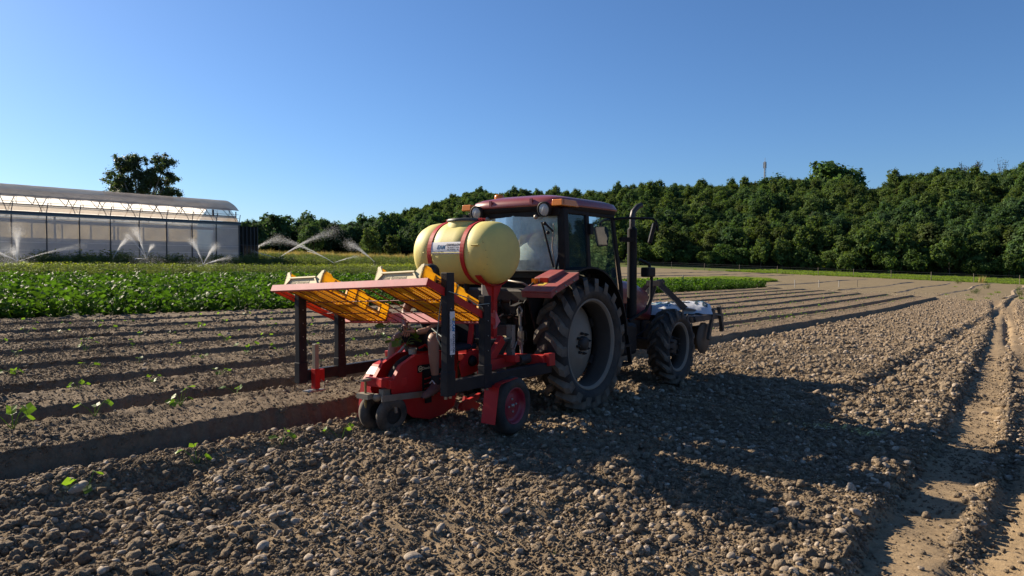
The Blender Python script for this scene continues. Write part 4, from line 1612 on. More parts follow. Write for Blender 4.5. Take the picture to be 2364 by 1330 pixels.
def sprinkler(px, D, head, label, jets, mist=None):
    x, y = polar(px, D)
    g0 = gz1(x, y, False)
    t = thing('sprinkler', label, 'sprinkler', (x, y, g0))
    MB().tube([(0, 0, -.1), (0, 0, head)], .02, 6).build('riser', M_PIPE, t)
    mb = MB()
    mb.tube([(0, 0, head), (0, 0, head + .09)], [.035, .03], 8)
    mb.tube([(-.09, 0, head + .07), (.12, 0, head + .11)], .018, 6)
    mb.build('nozzle', M_BRASS, t)
    for j, (dx, dy, vz, reach, n, sp, solid) in enumerate(jets):
        n = int(n * (1.5 if D < 60 else .9))
        # ballistic arc: dx, dy horizontal aim, vz rise per unit, reach in metres along
        u_ = rng.random(n) ** .85
        dr = reach * u_
        z = vz * dr - (vz * .26 / reach) * dr * dr
        spread = sp * (.022 + .62 * u_ ** 2.4)
        pos = np.stack([dx * dr, dy * dr, head + .08 + z], -1) + rng.normal(size=(n, 3)) * spread[:, None] * np.array([1, 1, .8]) - np.stack([0 * u_, 0 * u_, np.abs(rng.normal(size=n)) * spread * .9], -1)
        size = .008 + .011 * rng.random(n) * (1 - .4 * u_)
        droplets(pos, size * D / 60 * 1.05, 'water_jet', t)
        if solid:
            k_ = np.linspace(.0, .45, 9)
            pts = [(dx * reach * q, dy * reach * q, head + .08 + vz * reach * q - vz * .62 * reach * q * q) for q in k_]
            MB().tube(pts, [.012 + .03 * q for q in k_], 5).build('water_stream', M_WATER, t)
    if mist:
        n, cx, cz, sx, sz = mist
        pos = np.stack([rng.normal(cx, sx, n), rng.normal(0, sx, n), np.abs(rng.normal(cz, sz, n)) + .1], -1)
        droplets(pos, (.006 + .010 * rng.random(n)) * D / 50, 'water_mist', t)

sprinkler(42, 42, .75, 'sprinkler at the left edge wrapped in a white cloud of spray', [(.02, -.1, 10.0, .30, 4200, .5, True), (-.95, .1, .5, 2.0, 2200, .25, True), (.95, .3, .40, 3.6, 1200, .25, False), (-.5, .1, 1.5, .8, 2200, .4, True)], (8000, -.5, .7, .55, .75))
sprinkler(338, 56, .85, 'sprinkler before the greenhouse throwing one long jet up to the left', [(-.8, .1, 2.9, 1.2, 4200, .42, True), (.8, 0, 2.2, .7, 1600, .18, True), (-1, 0, .05, .9, 400, .06, True), (-.9, .6, 1.05, 2.7, 1800, .25, False)], (2200, 0, .5, .7, .35))
sprinkler(470, 48, .72, 'sprinkler with a V of two jets near the right end of the greenhouse', [(-.8, .1, 2.3, 1.05, 3000, .26, True), (.85, .1, 1.9, 1.0, 2800, .28, True), (.9, .2, .40, 1.9, 900, .2, True), (-.8, -.2, -.25, .9, 900, .15, False)], (2600, .2, .5, .9, .4))
sprinkler(262, 56, .8, 'sprinkler half hidden by weeds with one jet slanting up to the right', [(.85, .1, 1.75, 1.25, 2200, .25, True)])
sprinkler(562, 76, .95, 'sprinkler hidden at the corner of the netting with a jet to the right', [(.95, .1, .70, 4.0, 3000, .5, True)])
sprinkler(641, 74, .8, 'sprinkler in the far crop with two wide thin jets', [(-.95, .1, .36, 3.8, 1800, .3, True), (.95, .1, .68, 6.4, 4600, .62, True)], (500, 0, .4, 1.2, .3))
sprinkler(771, 64, .8, 'sprinkler in the far crop whose left jet crosses its neighbour', [(-.95, .05, .58, 5.6, 4200, .42, True), (.95, .1, .40, 2.4, 700, .2, True)])
sprinkler(865, 66, .95, 'rightmost sprinkler with a single jet thrown up to the left', [(-.95, .05, .95, 2.8, 3800, .5, True)], (240, 0, .4, .2, .2))

# ================================================================== TRACTOR
DUST = (.30, .235, .165)
M_RED = mat_std('maroon_paint', (.27, .026, .032), .35, 0, DUST, .22, 4, .1, coat=.2)
M_REDS = mat_std('dusty_maroon_paint', (.36, .055, .055), .6, 0, DUST, .35, 7, .15)
M_BLACK = mat_std('black_plastic', (.012, .012, .014), .6, 0, DUST, .07, 5, .2, spec=.18)
M_RUB = mat_std('tyre_rubber', (.024, .023, .022), .8, 0, (.15, .115, .08), .5, 6, .2, bump=.3, bump_scale=40)
M_LUG = mat_std('dusty_tread_rubber', (.045, .040, .034), .85, 0, (.30, .235, .165), .6, 5, .3, bump=.35, bump_scale=30)
M_RIM = mat_std('dusty_rim', (.29, .25, .195), .8, 0, (.17, .135, .10), .5, 5, .12)
M_WELL = mat_std('dark_rim_barrel', (.055, .048, .042), .85, 0, (.10, .078, .055), .4, 5, .2)  # inside of the rim, darker than flange and disc
M_IRON = mat_std('greasy_cast_iron', (.035, .034, .034), .6, .2, (.15, .115, .08), .4, 7, .2)
M_STEEL = mat_std('worn_steel', (.34, .31, .27), .5, .5, (.25, .18, .12), .4, 9, .2)
M_AMBER = mat_std('amber_lens', (.85, .26, .02), .25, vary=.08)
M_LENS = mat_std('lamp_lens', (.55, .56, .55), .15, vary=.15)
M_CHROME = mat_std('lamp_reflector', (.6, .6, .6), .2, .9)
M_GLASS = mat_glass('tinted_glass', (.34, .56, .60), .5, .02, (.12, .24, .26), .10)
M_GLASS_D = mat_glass('dusty_sky_sheen_glass', (.74, .84, .83), .5, .04, (.72, .88, .85), .46)  # pale green film: dust plus the sky's reflection painted into its colour
M_GLASS_C = mat_glass('clear_glass', (.84, .90, .89), .5, .03, (.42, .55, .53), .06)
M_YDEC = mat_std('yellow_sticker', (.65, .45, .05), .6)
M_SEATF = mat_std('seat_fabric', (.05, .05, .052), .9)
M_SHIRT = mat_std('white_cotton', (.78, .80, .82), .9, vary=.05)
M_SKIN = mat_std('tanned_skin', (.32, .165, .11), .55, vary=.08)
M_HAIR = mat_std('dark_hair', (.015, .012, .010), .6)
M_NAVY = mat_std('dark_navy_cloth', (.018, .020, .032), .9)

tr = thing('tractor', 'maroon tractor with black cab pillars towing the planting machine', 'tractor', (OX, OY, OZ), RZ)

def wheel(parent, x, y, z, Rt, W, rim_r, right, nlug, name, front=False):
    """thing > wheel > tyre, lug, rim, hub, bolt; local Z of the wheel points outwards"""
    w = bpy.data.objects.new(name, None)
    COL.objects.link(w)
    w.empty_display_size = .1
    w.parent = parent
    w.location = (x, y, z)
    w.rotation_euler = (R(90) if right else R(-90), 0, 0)
    h = W / 2
    lh = .056 if not front else .042
    Rb = Rt - lh
    prof = [(rim_r, h * .70), (rim_r + .02, h * .86), (rim_r + (Rb - rim_r) * .35, h * 1.0), (rim_r + (Rb - rim_r) * .72, h * .97), (Rb - .035, h * .82), (Rb - .008, h * .5), (Rb, 0),
            (Rb - .008, -h * .5), (Rb - .035, -h * .82), (rim_r + (Rb - rim_r) * .72, -h * .97), (rim_r + (Rb - rim_r) * .35, -h), (rim_r + .02, -h * .86), (rim_r, -h * .70)]
    MB().lathe(prof, 56).build('tyre', M_RUB, w)
    # one chevron bar from the crown to the shoulder; the other side is its mirror image
    for sgn in (1, -1):
        mb = MB()
        dphi = -1
        stn = [(-.035, 0.0, 0), (.02, .45, .4), (.13, .86, 1.0), (.185, 1.03, 1.25)]
        rows = []
        for ang, yy, _ in stn:
            r_out = Rt - .012 * (yy > .8) - .05 * (yy > 1.0)
            r_in = Rb - .02 - .035 * (yy > .8) - .05 * (yy > 1.0)
            wd = (.031 if not front else .024) / Rt * (1.0 + .45 * (yy > .8))
            ring = []
            for (rr, da) in ((r_in, -wd * 1.35), (r_out, -wd), (r_out, wd), (r_in, wd * 1.35)):
                t_ = (ang * .77 / Rt * 1.15) + da
                ring.append((rr * math.cos(t_), rr * math.sin(t_), sgn * h * yy))
            rows.append(ring)
        vs = [p for ring in rows for p in ring]
        fs = []
        for i in range(len(rows) - 1):
            for j in range(4):
                k2 = (j + 1) % 4
                fs.append((i * 4 + j, i * 4 + k2, (i + 1) * 4 + k2, (i + 1) * 4 + j))
        fs += [(0, 1, 2, 3), (len(vs) - 4, len(vs) - 3, len(vs) - 2, len(vs) - 1)]
        mb.add(vs, fs)
        me = mb.mesh('lug', M_LUG)
        for i in range(nlug):
            an = 2 * PI * (i + (.5 if sgn < 0 else 0)) / nlug
            link_mesh('lug', me, w, rot=(0, 0, an))
    disc_y = -.033 if not front else -.09
    rp = [(rim_r + .012, h * .74), (rim_r + .005, h * .80), (rim_r - .015, h * .78), (rim_r - .03, h * .62), (rim_r - .045, h * .5), (rim_r - .05, h * .1), (rim_r - .065, disc_y + .01), (rim_r - .05, -h * .4), (rim_r - .02, -h * .75)]
    MB().lathe(rp[:4], 56).build('rim', M_RIM, w)
    MB().lathe(rp[3:], 56).build('rim_barrel', M_WELL, w)
    d = MB()
    q = rim_r - .06
    if front:
        d.lathe([(q + .005, -.115), (q * .9, -.105), (q * .6, -.06), (q * .45, -.045), (q * .40, -.05), (.0, -.05)], 48)
    else:
        d.lathe([(q + .005, -.135), (q * .93, -.118), (q * .62, -.045), (q * .42, -.005), (q * .33, .012), (q * .28, .002), (.0, .002)], 48)
    d.build('wheel_disc', M_RIM, w)
    hb = MB()
    if front:
        hb.lathe([(.15, disc_y + .03), (.15, disc_y + .09), (.135, disc_y + .125), (.06, disc_y + .135), (.0, disc_y + .14)], 28)
    else:
        hb.lathe([(.085, disc_y + .03), (.08, disc_y + .085), (.05, disc_y + .10), (.0, disc_y + .10)], 28)
    hb.build('hub', M_IRON, w)
    bl = MB().lathe([(.017, 0), (.017, .028), (.009, .032), (.009, .05), (0, .05)], 6, smooth=False).mesh('bolt', M_IRON)
    for i in range(8):
        an = 2 * PI * i / 8 + .2
        rr = .118 if not front else .125
        link_mesh('bolt', bl, w, (rr * math.cos(an), rr * math.sin(an), disc_y + (.040 if not front else .13)))
    if not front:
        rl = MB().box((0, 0, 0), (.07, .11, .03)).mesh('rim_lug', M_IRON)
        for i in range(6):
            an = 2 * PI * i / 6 + .5
            link_mesh('rim_lug', rl, w, ((q + .0) * math.cos(an), (q + .0) * math.sin(an), -.10), (0, 0, an))
    return w

wheel(tr, .02, -.80, .745, .765, .36, .515, True, 19, 'rear_wheel')
wheel(tr, .02, .80, .745, .765, .36, .515, False, 19, 'rear_wheel')
wheel(tr, 2.50, -.79, .485, .54, .30, .345, True, 16, 'front_wheel', True)
wheel(tr, 2.50, .79, .485, .54, .30, .345, False, 16, 'front_wheel', True)

# fenders
def fender(s):
    y0, y1 = (-.60, -.985) if s < 0 else (.60, .985)
    pts = [(-.885, 0, 1.355), (-.80, 0, 1.395), (-.55, 0, 1.475), (-.34, 0, 1.545)]
    mb = MB()
    if s < 0:
        mb.strip([(a, y0, c) for a, _, c in pts], (0, y1 - y0, 0), .022)
    else:
        mb.strip([(a, y0, c) for a, _, c in pts], (0, y1 - y0, 0), -.022)
    # down-turned lip along the outer edge
    lip = [(a, y1, c) for a, _, c in pts]
    mb.prism(lip + [(a, y1, c - .05) for a, _, c in reversed(pts)], (0, .02 * (1 if s < 0 else -1), 0))
    mb.prism([(-.885, y0, 1.355), (-.885, y1, 1.355), (-.875, y1, 1.305), (-.875, y0, 1.305)], (.018, 0, 0))
    f = mb.build('fender', M_REDS, tr, bevel=.006)
    # raised lamp housing
    hb = MB().prism([(-.66, y0 + s * .01, 1.44), (-.66, y0 + s * .01, 1.515), (-.36, y0 + s * .01, 1.60), (-.33, y0 + s * .01, 1.545)], (0, s * .20, 0))
    hb.build('lamp_housing', M_REDS, f, bevel=.01)
    MB().box((-.672, y0 + s * .15, 1.485), (.02, .10, .055)).build('tail_lamp', mat_std('red_lens', (.45, .03, .02), .25), f)
    MB().box((-.70, y0 + s * .045, 1.475), (.05, .05, .055)).build('indicator_lamp', M_AMBER, f)
    MB().tube([(-.80, y0 + s * .03, 1.40), (-.72, y0 + s * .04, 1.455), (-.66, y0 + s * .06, 1.47)], .012, 6).build('lamp_cable', M_BLACK, f)
    if s < 0:
        st = MB().box((0, 0, 0), (.13, .085, .002)).build('warning_sticker', M_YDEC, f)
        st.location = (-.70, -.76, 1.452)
        st.rotation_euler = (0, -math.atan2(.08, .25), 0)
    # black arch over the wheel
    ab_ = MB()
    arc = []
    for i in range(15):
        t_ = R(112 - i * (112 - 2) / 14)
        arc.append((.02 + .865 * math.cos(t_), y0, .745 + .865 * math.sin(t_)))
    arc[0] = (-.335, y0, 1.545)
    ab_.strip(arc, (0, (y1 - y0) * .86, 0), .02 if s < 0 else -.02)
    ab_.build('wheel_arch', M_BLACK, tr)
    sh = MB()
    sh.prism([(-.80, y0, 1.38), (-.34, y0, 1.53), (.0, y0, 1.60), (.45, y0, 1.50), (.8, y0, 1.10), (.86, y0, .8), (.4, y0, .62), (-.3, y0, .62), (-.62, y0, .95)], (0, -s * .02, 0))
    sh.build('inner_fender', M_BLACK, tr)
fender(-1)
fender(1)

# cab
CB = .685
cab = MB()
for s in (-1, 1):
    y = s * CB
    cab.bar((-.165, y, 1.52), (-.175, s * .66, 2.30), .095, .10, (1, 0, 0))
    cab.bar((.36, y, 1.46), (.325, s * .66, 2.30), .06, .075, (1, 0, 0))
    cab.bar((1.19, s * .66, 1.40), (.985, s * .64, 2.30), .055, .07, (1, 0, 0))
    cab.bar((1.245, s * .66, .90), (1.19, s * .66, 1.42), .055, .07, (1, 0, 0))
    cab.bar((-.18, y, 1.52), (.36, y, 1.47), .05, .07)
    cab.bar((-.2, s * .66, 2.275), (1.02, s * .64, 2.275), .07, .07)
    cab.bar((.36, s * .675, 1.47), (.70, s * .675, 1.32), .04, .05)
    cab.bar((.70, s * .675, 1.32), (.93, s * .67, .98), .04, .05)
    cab.bar((.93, s * .67, .98), (1.25, s * .66, .90), .04, .06)
cab.bar((-.18, -.69, 1.535), (-.18, .69, 1.535), .08, .09)
cab.bar((-.2, -.66, 2.26), (-.2, .66, 2.26), .07, .10)
cab.bar((1.0, -.66, 2.26), (1.0, .66, 2.26), .06, .08)
cab.bar((1.22, -.64, 1.36), (1.22, .64, 1.36), .06, .08)
cab.build('cab_frame', M_BLACK, tr, bevel=.012)
fl = MB()
fl.box((.5, 0, .98), (1.45, 1.18, .10))
fl.box((.10, 0, 1.25), (.55, 1.16, .5))
fl.box((1.2, 0, 1.12), (.08, 1.2, .42))
fl.build('cab_floor', M_BLACK, tr)
# roof: stacked rounded outlines
def roof_ring(z, a0, a1, hb, n=40, p=5.5):
    pts = []
    ca, la = (a0 + a1) / 2, (a1 - a0) / 2
    for i in range(n):
        t_ = 2 * PI * i / n
        c_, s_ = math.cos(t_), math.sin(t_)
        pts.append((ca + la * math.copysign(abs(c_) ** (2 / p), c_), hb * math.copysign(abs(s_) ** (2 / p), s_), z))
    return pts
def loft(name, rings, mat, parent):
    mb = MB()
    n = len(rings[0])
    vs = [p for r_ in rings for p in r_]
    fs = []
    for i in range(len(rings) - 1):
        for j in range(n):
            k2 = (j + 1) % n
            fs.append((i * n + j, i * n + k2, (i + 1) * n + k2, (i + 1) * n + j))
    mb.add(vs, fs, True)
    mb.add(rings[0], [tuple(range(n))[::-1]])
    mb.add(rings[-1], [tuple(range(n))], True)
    return mb.build(name, mat, parent)
loft('roof_liner', [roof_ring(2.27, -.24, 1.12, .67), roof_ring(2.295, -.285, 1.20, .71), roof_ring(2.33, -.285, 1.20, .712)], M_BLACK, tr)
roof = loft('roof', [roof_ring(2.328, -.29, 1.21, .722), roof_ring(2.345, -.298, 1.225, .728), roof_ring(2.41, -.275, 1.17, .70), roof_ring(2.44, -.22, 1.05, .62), roof_ring(2.475, -.08, .82, .42), roof_ring(2.485, .05, .7, .25)], M_RED, tr)
rb = MB()
for y in (-.30, .30):
    rb.box((-.285, y, 2.385), (.02, .035, .07))
rb.build('roof_rib', M_RED, roof)
for s in (-1, 1):
    mb = MB()
    mb.prism([(-.30, s * .742, 2.318), (.06, s * .742, 2.318), (.0, s * .735, 2.392), (-.29, s * .735, 2.392)], (0, -s * .10, 0))
    mb.prism([(-.312, s * .742, 2.318), (-.312, s * .60, 2.318), (-.302, s * .60, 2.392), (-.302, s * .735, 2.392)], (.06, 0, 0))
    mb.build('corner_lamp', M_AMBER, tr, bevel=.008)
    # round work lamp
    Mx = Matrix.Translation((-.30, s * .50, 2.285)) @ Matrix.Rotation(R(-90), 4, 'Y') @ Matrix.Rotation(R(-8), 4, 'Y')
    wl = MB().lathe([(.0, -.07), (.06, -.06), (.085, -.02), (.088, .025), (.074, .03), (.072, .012)], 28, Mx).build('work_lamp', M_BLACK, tr)
    MB().lathe([(.073, .014), (.06, .026), (.0, .032)], 28, Mx).build('lens', M_LENS, wl)
    MB().box((-.24, s * .50, 2.29), (.10, .10, .12)).build('bracket', M_BLACK, wl)
bc = MB().lathe([(.055, 0), (.055, .03), (.05, .035)], 20, Matrix.Translation((.14, .50, 2.435))).build('beacon_base', M_BLACK, tr)
MB().lathe([(.055, .03), (.062, .045), (.062, .085), (.05, .105), (.0, .11)], 20, Matrix.Translation((.14, .50, 2.435))).build('beacon', M_AMBER, tr)

# glass
def pane(name, pts, mat, th=.006):
    p = [Vector(q) for q in pts]
    nn = (p[1] - p[0]).cross(p[2] - p[0]).normalized()
    return MB().prism(p, nn * th).build(name, mat, tr)
rg = MB()
nn_ = 12
for i in range(nn_):
    y0_, y1_ = -.63 + 1.26 * i / nn_, -.63 + 1.26 * (i + 1) / nn_
    bow = lambda y: -.205 - .05 * (1 - (y / .63) ** 2)
    rg.add([(bow(y0_), y0_, 1.575), (bow(y1_), y1_, 1.575), (bow(y1_) + .02, y1_, 2.235), (bow(y0_) + .02, y0_, 2.235)], [(0, 1, 2, 3)], True)
rear = rg.build('rear_window', M_GLASS_D, tr)
edge = MB()
bow = lambda y: -.21 - .05 * (1 - (y / .63) ** 2)
edge.tube([(bow(y), y, 1.575) for y in np.linspace(-.58, .58, 11)], .014, 6)
edge.tube([(bow(-.6), -.60, 1.60), (bow(-.62) + .01, -.63, 1.75), (bow(-.62) + .02, -.63, 2.20)], .014, 6)
edge.tube([(bow(.6), .60, 1.60), (bow(.62) + .01, .63, 1.75), (bow(.62) + .02, .63, 2.20)], .014, 6)
edge.build('window_seal', M_BLACK, rear)
hn = MB()
for y in (-.36, .36):
    hn.ball((-.275, y, 2.205), .028, 8, 6)
hn.build('window_hinge', M_STEEL, rear)
MB().tube([(-.27, -.44, 2.14), (-.27, -.50, 1.95), (-.245, -.585, 1.62)], .012, 6).build('gas_strut', M_BLACK, rear)
MB().tube([(-.265, -.60, 2.12), (-.27, -.585, 1.85), (-.24, -.60, 1.63)], .009, 6).build('gas_strut', M_STEEL, rear)
wp = MB()
wp.tube([(-.28, -.49, 2.13), (-.285, -.535, 2.09), (-.275, -.60, 2.03)], .012, 6)
wp.ball((-.285, -.49, 2.125), .022, 8, 6)
wp.ball((-.285, -.535, 2.02), .022, 8, 6)
wp.build('wiper_motor', M_BLACK, rear)
for s in (-1, 1):
    y = s * .69
    pane('quarter_window', [(-.11, y, 1.565), (.325, y, 1.52), (.295, s * .665, 2.235), (-.12, s * .665, 2.235)], M_GLASS if s < 0 else M_GLASS_C)
    d = pane('door_window', [(.40, y, 1.47), (.70, y, 1.33), (.94, y, .98), (1.22, s * .67, .93), (1.16, s * .67, 1.42), (.965, s * .65, 2.235), (.355, s * .665, 2.235)], M_GLASS if s < 0 else M_GLASS_C)
    MB().tube([(.42, y + s * .012, 1.42), (.44, y + s * .045, 1.40), (.55, y + s * .045, 1.36)], .012, 6).build('door_handle', M_BLACK, d)
    hg = MB()
    hg.box((.36, s * .71, 2.08), (.07, .05, .13))
    hg.box((.40, s * .71, 1.52), (.05, .05, .07))
    hg.build('door_hinge', M_BLACK, d)
pane('windscreen', [(1.03, -.62, 2.22), (1.03, .62, 2.22), (1.23, .63, 1.40), (1.23, -.63, 1.40)], M_GLASS_C)

# seat, wheel
MB().box((.16, 0, 1.42), (.45, .48, .14)).build('driver_seat', M_SEATF, tr, bevel=.03)
mb = MB()
mb.box((-.03, 0, 1.56), (.12, .44, .30))
mb.build('seat_back', M_SEATF, tr, bevel=.03)
mb = MB()
Mst = Matrix.Translation((.82, 0, 1.60)) @ Matrix.Rotation(R(-35), 4, 'Y')
mb.lathe([(.19 + .016 * math.cos(q), .016 * math.sin(q)) for q in np.linspace(0, 2 * PI, 9)], 28, Mst)
mb.tube([Mst @ Vector((0, 0, 0)), (1.05, 0, 1.25)], .03, 8)
for k_ in range(3):
    an = k_ * 2.1
    mb.tube([Mst @ Vector((0, 0, 0)), Mst @ Vector((.19 * math.cos(an), .19 * math.sin(an), 0))], .012, 6)
mb.build('steering_wheel', M_BLACK, tr)
MB().box((1.08, 0, 1.28), (.22, .42, .40)).build('dashboard', M_BLACK, tr, bevel=.03)

# hood and engine
def hood_ring(a, w, z0, z1, n=24):
    pts = []
    for i in range(n):
        t_ = 2 * PI * i / n
        c_, s_ = math.cos(t_), math.sin(t_)
        pts.append((a, w * math.copysign(abs(c_) ** .45, c_), (z0 + z1) / 2 + (z1 - z0) / 2 * math.copysign(abs(s_) ** .45, s_)))
    return pts
hood = loft('hood', [hood_ring(1.26, .34, .86, 1.47), hood_ring(1.9, .335, .85, 1.455), hood_ring(2.4, .32, .84, 1.40), hood_ring(2.75, .30, .80, 1.29), hood_ring(2.90, .27, .78, 1.14)], M_RED, tr)
gl = loft('grille', [hood_ring(2.905, .275, .76, 1.15), hood_ring(2.96, .26, .76, 1.08), hood_ring(2.98, .22, .80, 1.0)], M_BLACK, hood)
vt = MB()
for k_ in range(7):
    vt.box((1.75 + k_ * .075, -.343, 1.0), (.03, .01, .22))
vt.build('side_grille', M_BLACK, hood)
eng = MB()
eng.box((.3, 0, .70), (1.9, .46, .55))
eng.box((1.95, 0, .66), (1.7, .42, .46))
eng.box((2.5, 0, .50), (.22, 1.25, .16))
eng.box((.02, 0, .745), (.30, 1.25, .24))
eng.box((2.85, 0, .62), (.35, .5, .40))
eng.build('engine_block', M_IRON, tr, bevel=.02)
tk = MB()
tk.box((1.25, -.55, .66), (.80, .28, .42))
tk.build('fuel_tank', M_BLACK, tr, bevel=.05)
stp = MB()
for z in (.38, .62, .85):
    stp.box((1.05, -.75, z), (.36, .16, .03))
stp.bar((.88, -.80, .36), (.88, -.72, .95), .03, .05)
stp.bar((1.23, -.80, .36), (1.23, -.72, .95), .03, .05)
stp.build('cab_step', M_BLACK, tr)
MB().tube([(1.5, -.40, .72), (1.9, -.46, .60), (2.4, -.42, .70), (2.55, -.40, .78)], .014, 6).build('hose', M_BLACK, tr)

# exhaust stack
ex = MB()
ex.tube([(1.45, -.70, .95), (1.45, -.70, 2.12)], .064, 18)
ex.tube([(1.45, -.70, 2.12), (1.45, -.70, 2.15)], [.064, .04], 18)
ex.build('exhaust_stack', M_BLACK, tr)
MB().tube([(1.45, -.70, 2.14), (1.45, -.70, 2.28), (1.47, -.705, 2.35), (1.54, -.73, 2.42), (1.61, -.75, 2.445)], [.037, .037, .037, .037, .035], 14).build('exhaust_pipe', mat_std('heat_dulled_steel', (.07, .065, .065), .45, .6), tr)
MB().bar((1.2, -.66, 1.98), (1.45, -.74, 1.98), .04, .06).build('stack_bracket', M_BLACK, tr)
mb = MB()
mb.tube([(1.50, -.78, 1.72), (1.62, -.86, 1.66), (1.66, -.88, 1.50), (1.64, -.88, 1.20), (1.58, -.84, 1.05), (1.30, -.74, .92)], .022, 8)
mb.build('grab_rail', M_BLACK, tr)
MB().box((1.62, -.85, 1.555), (.22, .12, .13)).build('side_lamp_box', M_BLACK, tr, bevel=.02)
# mirrors
mb = MB()
mb.tube([(1.0, -.66, 2.23), (1.08, -.80, 2.245), (1.40, -1.02, 2.245), (1.45, -1.05, 2.20), (1.46, -1.06, 2.08)], .016, 7)
mr = mb.build('mirror_arm', M_BLACK, tr)
mh = MB().box((0, 0, 0), (.05, .20, .27)).build('mirror', M_BLACK, mr, bevel=.015)
mh.location = (1.40, -1.01, 2.06)
mh.rotation_euler = (0, R(14), R(-60))
mb = MB()
mb.tube([(1.0, .66, 2.23), (1.06, .82, 2.24), (1.12, .98, 2.22), (1.12, 1.0, 2.14)], .016, 7)
ml = mb.build('mirror_arm', M_BLACK, tr)
mh = MB().box((0, 0, 0), (.05, .19, .28)).build('mirror', M_BLACK, ml, bevel=.015)
mh.location = (1.10, 1.02, 2.02)
mh.rotation_euler = (0, 0, R(-15))

# rear linkage
lk = MB()
lk.box((-.28, 0, 1.05), (.40, .62, .60))
lk.box((-.30, 0, .62), (.30, .40, .40))
lk.box((-.42, 0, 1.30), (.25, 1.05, .16))
lk.build('rear_housing', M_IRON, tr, bevel=.03)
for s in (-1, 1):
    MB().bar((-.25, s * .30, .52), (-1.0, s * .42, .60), .05, .09).build('lift_arm', M_IRON, tr)
    MB().bar((-.35, s * .30, 1.22), (-.78, s * .40, 1.16), .06, .08).build('rocker_arm', M_IRON, tr)
rod = MB()
rod.tube([(-.80, -.52, 1.12), (-.80, -.525, .98)], .014, 8)
rod.tube([(-.80, -.525, .98), (-.80, -.53, .86)], .024, 8)
rod.tube([(-.80, -.53, .86), (-.80, -.545, .66)], .018, 8)
rod.box((-.80, -.53, .86), (.05, .05, .15))
rod.build('lift_rod', M_STEEL, tr)
yk = MB()
yk.tube([(-.80, -.50, 1.10), (-.80, -.49, 1.16), (-.80, -.515, 1.20), (-.80, -.545, 1.16), (-.80, -.54, 1.10), (-.80, -.50, 1.10)], .012, 6)
yk.build('clevis', M_STEEL, tr)
MB().tube([(-.80, -.56, .95), (-.80, -.60, .93), (-.80, -.61, .85), (-.80, -.57, .82)], .007, 6).build('crank_handle', M_BLACK, tr)
MB().tube([(-.40, 0, 1.15), (-1.0, 0, 1.05)], .03, 8).build('top_link', M_IRON, tr)
# washer bottle and hoses in the dark behind the cab
MB().box((-.52, .12, 1.34), (.12, .20, .26)).build('washer_bottle', mat_std('cloudy_plastic', (.34, .32, .29), .5), tr, bevel=.03)
hs = MB()
for k_ in range(7):
    y = -.45 + k_ * .13
    hs.tube([(-.46, y, 1.36), (-.56, y + random.uniform(-.05, .05), 1.22), (-.50, y + random.uniform(-.1, .1), 1.0), (-.45, y * .5, .85)], .014, 6)
hs.build('hydraulic_hose', M_BLACK, tr)
cp = MB()
for k_ in range(5):
    cp.tube([(-.50, -.30 + k_ * .11, 1.08), (-.58, -.30 + k_ * .11, 1.06)], .022, 8)
cp.build('coupling', M_STEEL, tr)
MB().tube([(-.35, .10, 1.46), (-.55, -.15, 1.475), (-.62, -.42, 1.45), (-.58, -.50, 1.40)], .012, 6).build('cable', M_STEEL, tr)

# hoses from the tractor to the planter, bolts and a dealer's plate on the bodywork
hz_ = MB()
for k_ in range(4):
    y = -.34 + k_ * .16
    hz_.tube([(-.55, y, 1.06), (-.82, y + .03, 1.10 - .03 * k_), (-1.05, y * .6, .98), (-1.12, y * .4 - .1, .78)], .011, 6)
hz_.build('hydraulic_hose', M_BLACK, tr)
for s in (-1, 1):
    bz = MB()
    for a_, c_ in ((-.80, 1.37), (-.62, 1.43), (-.45, 1.48)):
        bz.lathe([(.012, 0), (.012, .008), (0, .01)], 8, Matrix.Translation((a_, s * .987, c_)) @ Matrix.Rotation(R(90 if s < 0 else -90), 4, 'X'))
    bz.build('fender_bolt', M_STEEL, tr)
text_obj('model_number', '95', .085, frame_M((1.62, -.338, 1.30), (1, 0, 0), (0, 0, 1)), M_STEEL, hood, bold=.002)
# front linkage frame
fr = MB()
fr.bar((2.98, -.16, .95), (3.02, -.28, 1.37), .06, .07)
fr.bar((2.98, .24, .95), (3.02, -.20, 1.37), .06, .07)
fr.bar((3.04, -.34, 1.36), (3.36, -.62, .98), .06, .08)
fr.bar((3.04, -.20, 1.36), (3.42, .20, .98), .06, .07)
fr.box((3.02, -.27, 1.37), (.12, .22, .08))
fr.tube([(2.98, -.32, 1.40), (3.10, -.36, 1.42), (3.16, -.36, 1.38)], .02, 6)
fr.build('front_linkage', M_IRON, tr)

# front carrier with crumbler roller
M_CARR = mat_std('dark_carrier_steel', (.055, .05, .048), .7, .2, DUST, .35)
cr = thing('front_carrier', 'dark steel carrier with roller mounted ahead of the tractor', 'carrier', Vector((OX, OY, OZ)) + Vector((UX, UY, 0)) * 3.5, RZ)
OF = (3.5, 0, 0)
mb = MB()
mb.box((3.55, -.05, .86), (1.05, 1.75, .05))
mb.bar((3.05, -.9, .83), (3.05, .8, .83), .08, .08)
mb.bar((4.05, -.9, .83), (4.05, .8, .83), .08, .08)
mb.bar((3.05, -.9, .83), (4.05, -.9, .83), .06, .06)
mb.bar((3.05, .8, .83), (4.05, .8, .83), .06, .06)
mb.build('deck_frame', M_CARR, cr, OF)
mb = MB()
mb.lathe([(0, 0), (.24, 0), (.24, .03), (.18, .04), (.18, 1.56), (.24, 1.57), (.24, 1.6), (0, 1.6)], 28, Matrix.Translation((3.55, .75, .52)) @ Matrix.Rotation(R(90), 4, 'X'))
mb.build('roller', mat_std('soil_worn_roller', (.15, .115, .085), .8, .1), cr, OF)
mb = MB()
mb.bar((3.75, -.92, .95), (3.55, -.92, .50), .04, .07)
